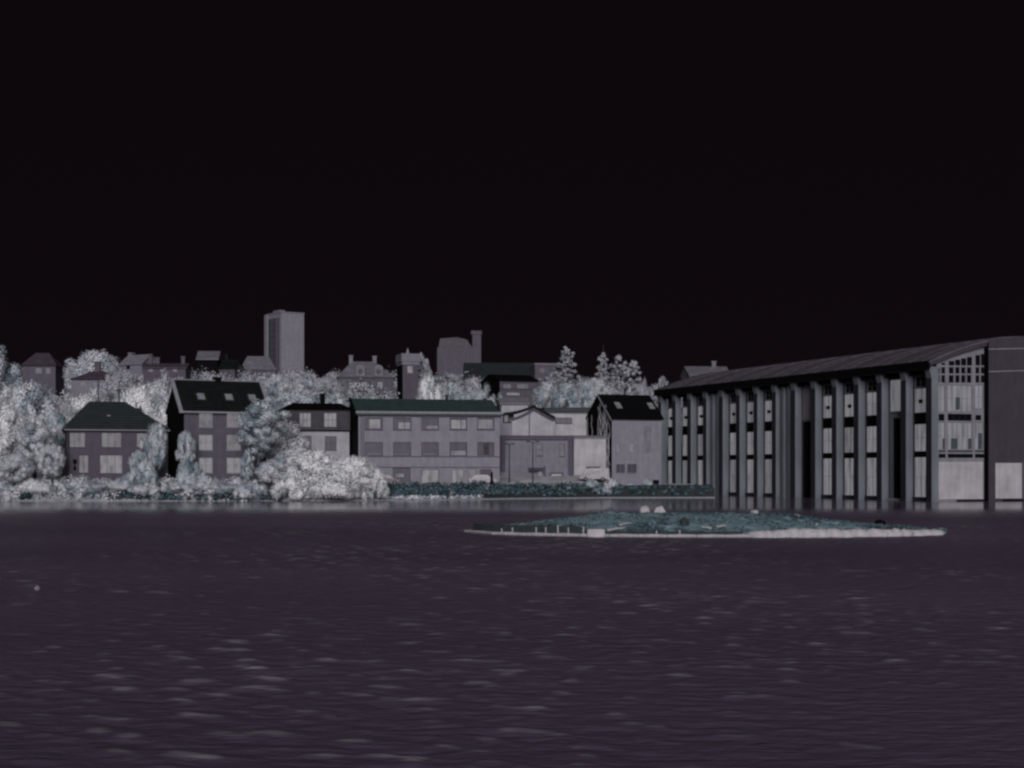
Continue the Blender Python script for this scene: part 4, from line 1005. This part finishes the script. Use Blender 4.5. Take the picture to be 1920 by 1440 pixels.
# ------------------------------------------------------------------ parked cars
def car(px, Y, label, body, heading=0.0, van=False):
    x = world_x(px, Y); g = ground(x, Y) + 0.02
    t = tag(empty('parked_van' if van else 'parked_car', (x, Y, g), heading), label, 'van' if van else 'car', 'vehicles parked along the quay')
    if van: pr = [(-2.3, 0.35), (2.3, 0.35), (2.35, 0.95), (1.75, 1.1), (1.35, 1.95), (-2.25, 2.0), (-2.35, 1.0)]
    else: pr = [(-2.1, 0.3), (2.05, 0.3), (2.15, 0.7), (1.3, 0.92), (0.6, 1.42), (-1.1, 1.45), (-1.75, 0.98), (-2.15, 0.9)]
    mb = MB(); n = len(pr)
    for yy, s in ((-0.85, 0.97), (-0.72, 1.0), (0.72, 1.0), (0.85, 0.97)):
        for u, z in pr: mb.v.append((u * s, yy * (0.86 if z > 1.1 else 1.0), 0.3 + (z - 0.3) * (1.0 if abs(yy) < 0.8 else 0.98)))
    mb.f.append(tuple(range(n))); mb.f.append(tuple(range(3 * n, 4 * n))[::-1])
    for k in range(3):
        for i in range(n):
            j = (i + 1) % n; mb.f.append((k * n + j, k * n + i, (k + 1) * n + i, (k + 1) * n + j))
    part('body', mb, body, t)
    if van: wr = [(1.3, 1.15), (1.1, 1.8), (0.2, 1.8), (0.2, 1.15)]
    else: wr = [(0.95, 0.98), (0.5, 1.36), (-1.0, 1.38), (-1.5, 1.0)]
    for s in (-1, 1): part('side_window', MB().prism(wr, s * 0.86 if s < 0 else 0.80, s * 0.80 if s < 0 else 0.86, 'y'), 'glass_pale', t)
    for u in (-1.3, 1.3):
        for s in (-1, 1):
            wl = part('wheel', MB().tube([(u, s * 0.68, 0.32), (u, s * 0.88, 0.32)], [0.32, 0.32], 14), 'rubber', t)
            part('hub', MB().tube([(u, s * 0.885, 0.32), (u, s * 0.90, 0.32)], [0.17, 0.15], 10), 'trim_pale', wl)
    for s in (-0.6, 0.6): part('headlight', MB().box(2.05, 2.12, s - 0.15, s + 0.15, 0.6, 0.74), 'glass_pale', t)
    return t
car(722, 214.5, 'plum car parked below the left end of the long block', 'car_plum', math.radians(8))
car(905, 222.5, 'pale car parked at the right end of the long block', 'car_pale', math.radians(5))
car(1115, 234.5, 'small van parked in front of the whitewashed shed', 'car_pale', math.radians(172), True)

# ------------------------------------------------------------------ lamp posts and bollard
def lamp(px, Y, top, label, arm):
    x = world_x(px, Y); g = ground(x, Y); h = world_z(top, Y) - g
    t = tag(empty('street_lamp', (x, Y, g)), label, 'street lamp', 'street lamps on the quay')
    part('pole', MB().tube([(0, 0, -0.2), (0, 0, h * 0.5), (0, 0, h)], [0.11, 0.08, 0.06], 8), 'trim_dark', t)
    if arm:
        a = part('arm', MB().tube([(0, 0, h - 0.3), (arm * 0.6, 0, h), (arm, 0, h + 0.02)], [0.05, 0.04, 0.04], 6), 'trim_dark', t)
        part('lamp_head', MB().prism([(arm - 0.35, h - 0.08), (arm + 0.35, h - 0.08), (arm + 0.2, h + 0.1), (arm - 0.2, h + 0.1)], -0.15, 0.15, 'y'), 'trim_dark', a)
        part('lamp_head', MB().prism([(-arm - 0.35, h - 0.08), (-arm + 0.35, h - 0.08), (-arm + 0.2, h + 0.1), (-arm - 0.2, h + 0.1)], -0.15, 0.15, 'y'), 'trim_dark', a)
        part('cross_arm', MB().tube([(0, 0, h - 0.3), (-arm * 0.6, 0, h), (-arm, 0, h + 0.02)], [0.05, 0.04, 0.04], 6), 'trim_dark', a)
    return t
lamp(955, 229, 832, 'left lamp post in front of the framed workshop', 0.5)
lamp(999, 231, 828, 'lamp post with cross arms before the workshop door', 0.7)
x = world_x(922, 221.5); g = ground(x, 221.5)
t = tag(empty('mooring_post', (x, 221.5, g)), 'stout black post at the right corner of the long block', 'post')
part('shaft', MB().tube([(0, 0, -0.5), (0, 0, world_z(887, 221.5) - g)], [0.2, 0.17], 10), 'black', t)
part('cap', MB().tube([(0, 0, world_z(887, 221.5) - g), (0, 0, world_z(885, 221.5) - g)], [0.24, 0.2], 10), 'trim_dark', t)

# ------------------------------------------------------------------ islet
def islet_outline(t):
    a = t * 2 * math.pi; return (13.0 + 15.6 * math.cos(a), 100.0 + (7.6 if math.sin(a) < 0 else 8.0) * math.sin(a))
def islet_top(x, Y):
    tops = np.interp(960 + x / Y * F, [880, 905, 960, 1020, 1100, 1140, 1190, 1330, 1480, 1560, 1650, 1775], [0.25, 0.55, 0.95, 1.1, 1.25, 1.5, 1.2, 1.15, 1.15, 0.85, 0.6, 0.4])
    r = math.hypot((x - 13.0) / 15.6, (Y - 100.0) / 7.8)
    return 0.12 + (tops - 0.1) * max(0.0, 1 - r ** 2.2)
nx, ny = 150, 28; mb = MB(); rs = np.random.RandomState(8)
for j in range(ny + 1):
    r = j / ny
    for i in range(nx):
        ox, oy = islet_outline(i / nx); x = 13.0 + (ox - 13.0) * r; y = 100.0 + (oy - 100.0) * r
        z = islet_top(x, y) + rs.uniform(-0.05, 0.05) if j < ny else -0.4
        mb.v.append((x, y, z))
for j in range(ny):
    for i in range(nx):
        k = (i + 1) % nx; mb.f.append((j * nx + i, (j + 1) * nx + i, (j + 1) * nx + k, j * nx + k))
isl = tag(part('islet', mb, 'turf_teal', None), 'low grassy blue-green islet in the middle of the water', kind='structure')
# turf
pts = []
for k in range(900):
    a = rnd.uniform(0, 1); ox, oy = islet_outline(a); q = math.sqrt(rnd.uniform(0, 0.94)); x = 13 + (ox - 13) * q; y = 100 + (oy - 100) * q
    pts.append((x, y, islet_top(x, y) + 0.03, rnd.uniform(0.25, 0.5)))
P = np.array([p[:3] for p in pts]); R = np.array([p[3] for p in pts]); S = 0.4 * np.random.RandomState(3).uniform(0.1, 0.9, len(pts)) + 0.6 * (0.5 + 0.5 * np.sin(0.55 * P[:, 0] + 1.2 * np.sin(0.4 * P[:, 1])) * np.cos(0.5 * P[:, 1] - 0.3 * P[:, 0]))
me = leaf_mesh('islet_grass', P, R, S, 70, 0.05, 31, squash=(1, 1, 0.35))
M['grass_teal'] = foliage('grass_teal', (0.125, 0.175, 0.195), (0.045, 0.075, 0.092), 0.55, 0.3, (0.08, 0.13, 0.15))
tag(link('islet_grass', me, 'grass_teal'), 'short blue-green grass growing over the islet', kind='stuff')

def front_edge(px):
    """point on the islet's near waterline seen in column px"""
    best = None
    for i in range(1500):
        ox, oy = islet_outline(0.5 + 0.5 * i / 1500); e = abs(960 + ox / oy * F - px)
        if best is None or e < best[0]: best = (e, ox, oy)
    return 13.0 + (best[1] - 13.0) * 1.012, 100.0 + (best[2] - 100.0) * 1.02
def boulder_mesh(seed):
    rs = random.Random(seed); mb = MB(); n, m = 9, 5
    for j in range(m + 1):
        th = math.pi * j / m
        for i in range(n):
            a = 2 * math.pi * i / n; q = 1 + rs.uniform(-0.16, 0.16)
            mb.v.append((q * math.sin(th) * math.cos(a), q * math.sin(th) * math.sin(a), q * math.cos(th)))
    for j in range(m):
        for i in range(n):
            k = (i + 1) % n; mb.f.append((j * n + i, (j + 1) * n + i, (j + 1) * n + k, j * n + k))
    return mb.mesh('boulder', True)
bms = [boulder_mesh(i) for i in range(5)]
px = 1400.0
while px < 1748:
    wpx = rnd.uniform(24, 50); x, y = front_edge(min(px + wpx / 2, 1746)); i = int(px) % 5
    o = link('boulder', bms[i], 'stone_pale', isl); hh = float(np.interp(px, [1400, 1470, 1640, 1770], [0.40, 0.50, 0.44, 0.34])) * rnd.uniform(0.85, 1.05)
    o.location = (x, y + 0.1, 0.03); o.scale = (wpx / F * 94 * 0.62, 0.5, hh); px += wpx * 0.6
# bulkhead on the left half: dark boards, pale posts, a floating pale boom
prev = None
for i in range(26):
    px = 892 + i * 20; x, y = front_edge(px); q = (x, y - 0.02)
    if prev:
        a, b = prev, q; h = 0.62 if px < 1110 else 0.34
        mb = MB(); mb.poly((a[0], a[1], -0.2), (b[0], b[1], -0.2), (b[0], b[1], h), (a[0], a[1], h)); mb.poly((a[0], a[1], h), (b[0], b[1], h), (b[0], b[1] + 0.5, h), (a[0], a[1] + 0.5, h))
        part('bulkhead_board', mb, 'timber_dark', isl)
    prev = q
pts = [(13.0 + (p[0] - 13.0) * 1.015, p[1], 0) for p in [front_edge(px) for px in np.linspace(885, 1412, 31)]]
for a, b in zip(pts[:-1:3], pts[3::3]):
    part('boom_log', MB().tube([(a[0], a[1] - 0.25, 0.09), ((a[0] + b[0]) / 2, (a[1] + b[1]) / 2 - 0.27, 0.10), (b[0] - 0.03, b[1] - 0.25, 0.09)], [0.10, 0.12, 0.10], 8), 'timber_pale', isl)
for px, hh in ((946, 0.45), (966, 0.55), (1010, 0.6), (1027, 0.62), (1050, 0.75), (1069, 0.62), (1096, 0.7), (1232, 0.45), (1274, 0.5)):
    x, y = front_edge(px); part('stake', MB().tube([(x, y - 0.12, -0.4), (x + rnd.uniform(-0.04, 0.04), y - 0.1, hh * 0.9)], [0.055, 0.045], 7), 'timber_pale', isl)
def at_islet(px, Y): x = world_x(px, Y); return x, Y, islet_top(x, Y)
def rock(px, Y, sx, sz, label, mat='stone_pale', dz=0.0, k=0, name='rock', sy=None):
    x, y, z = at_islet(px, Y); m2 = bms[k].copy(); m2.materials.clear()
    o = link(name, m2, mat); o.location = (x, y, z + dz); o.scale = (sx, sy or sx, sz); o.rotation_euler = (0, 0, k * 1.3)
    return tag(o, label, name.replace('_', ' '))
x, y = front_edge(1119)
cb = tag(part('concrete_block', MB().prism([(-0.52, -0.3), (0.52, -0.3), (0.52, 0.42), (0.46, 0.48), (-0.46, 0.48), (-0.52, 0.42)], -0.25, 0.35, 'y'), 'stone_pale', None), 'pale squared block at the near edge of the islet', 'block'); cb.location = (x, y - 0.25, 0)
rock(1209, 105.5, 0.42, 0.42, 'pale rock on the crest of the islet, left of the peaked one', k=1, dz=0.55)
mb = MB(); b0 = [(-0.62, -0.5, 0), (0.6, -0.45, 0), (0.55, 0.5, 0), (-0.5, 0.5, 0)]; tp = [(-0.2, -0.1, 0.62), (0.2, 0.05, 0.74)]
mb.v = b0 + tp; mb.f = [(0, 1, 5, 4), (1, 2, 5), (2, 3, 4, 5), (3, 0, 4)]
o = tag(part('peaked_rock', mb, 'stone_pale', None), 'pale peaked rock on the far crest of the islet', 'rock'); x, y, z = at_islet(1236, 105.5); o.location = (x, y, z + 0.2)
rock(1372, 105.6, 0.75, 0.28, 'flat pale rock on the far crest of the islet', k=2, dz=0.2, sy=0.4)
rock(1415, 105.6, 0.36, 0.45, 'small upright pale rock beside the flat one on the islet', k=3, dz=0.28)
rock(1651, 103.5, 0.42, 0.32, 'black rounded rock at the right end of the islet', 'black', 0.15, 4)
rock(1283, 94.5, 0.30, 0.32, 'dark pointed rock near the middle of the islet shore', 'timber_dark', 0.12, 0)
def drift(px, Y, L, ang, label, z=0.12):
    x, y, g = at_islet(px, Y); mb = MB(); d = Vector((math.cos(ang), math.sin(ang) * 0.5, 0.12)) * L / 2
    mb.tube([tuple(-d), (0.02, 0.05, 0.04), tuple(d)], [0.09, 0.07, 0.04], 6)
    o = tag(part('driftwood', mb, 'timber_pale', None), label, 'driftwood', 'driftwood on the islet'); o.location = (x, y, g + z)
drift(1155, 93.6, 1.2, 0.4, 'pale driftwood lying right of the squared block')
drift(1172, 94.6, 1.0, 0.7, 'shorter pale driftwood crossing behind the squared block')
drift(1325, 93.3, 0.8, 2.4, 'pale driftwood near the dark pointed rock')
drift(1352, 93.6, 0.7, 0.5, 'pale driftwood just left of the boulder row')
drift(1494, 99.0, 0.6, 1.9, 'pale stick lying mid-slope on the right half of the islet')
drift(1532, 95.2, 0.5, 1.2, 'pale stick just behind the boulder row')
x = world_x(70, 51.5)
mb = MB().tube([(0, 0, -0.05), (0, 0, 0.04), (0, 0, 0.09), (0.0, 0, 0.17)], [0.05, 0.11, 0.10, 0.02], 10)
o = tag(part('float', mb, 'wall_grey2', None, True), 'small pale float bobbing alone on open water at lower left', 'float'); o.location = (x, 51.5, 0)
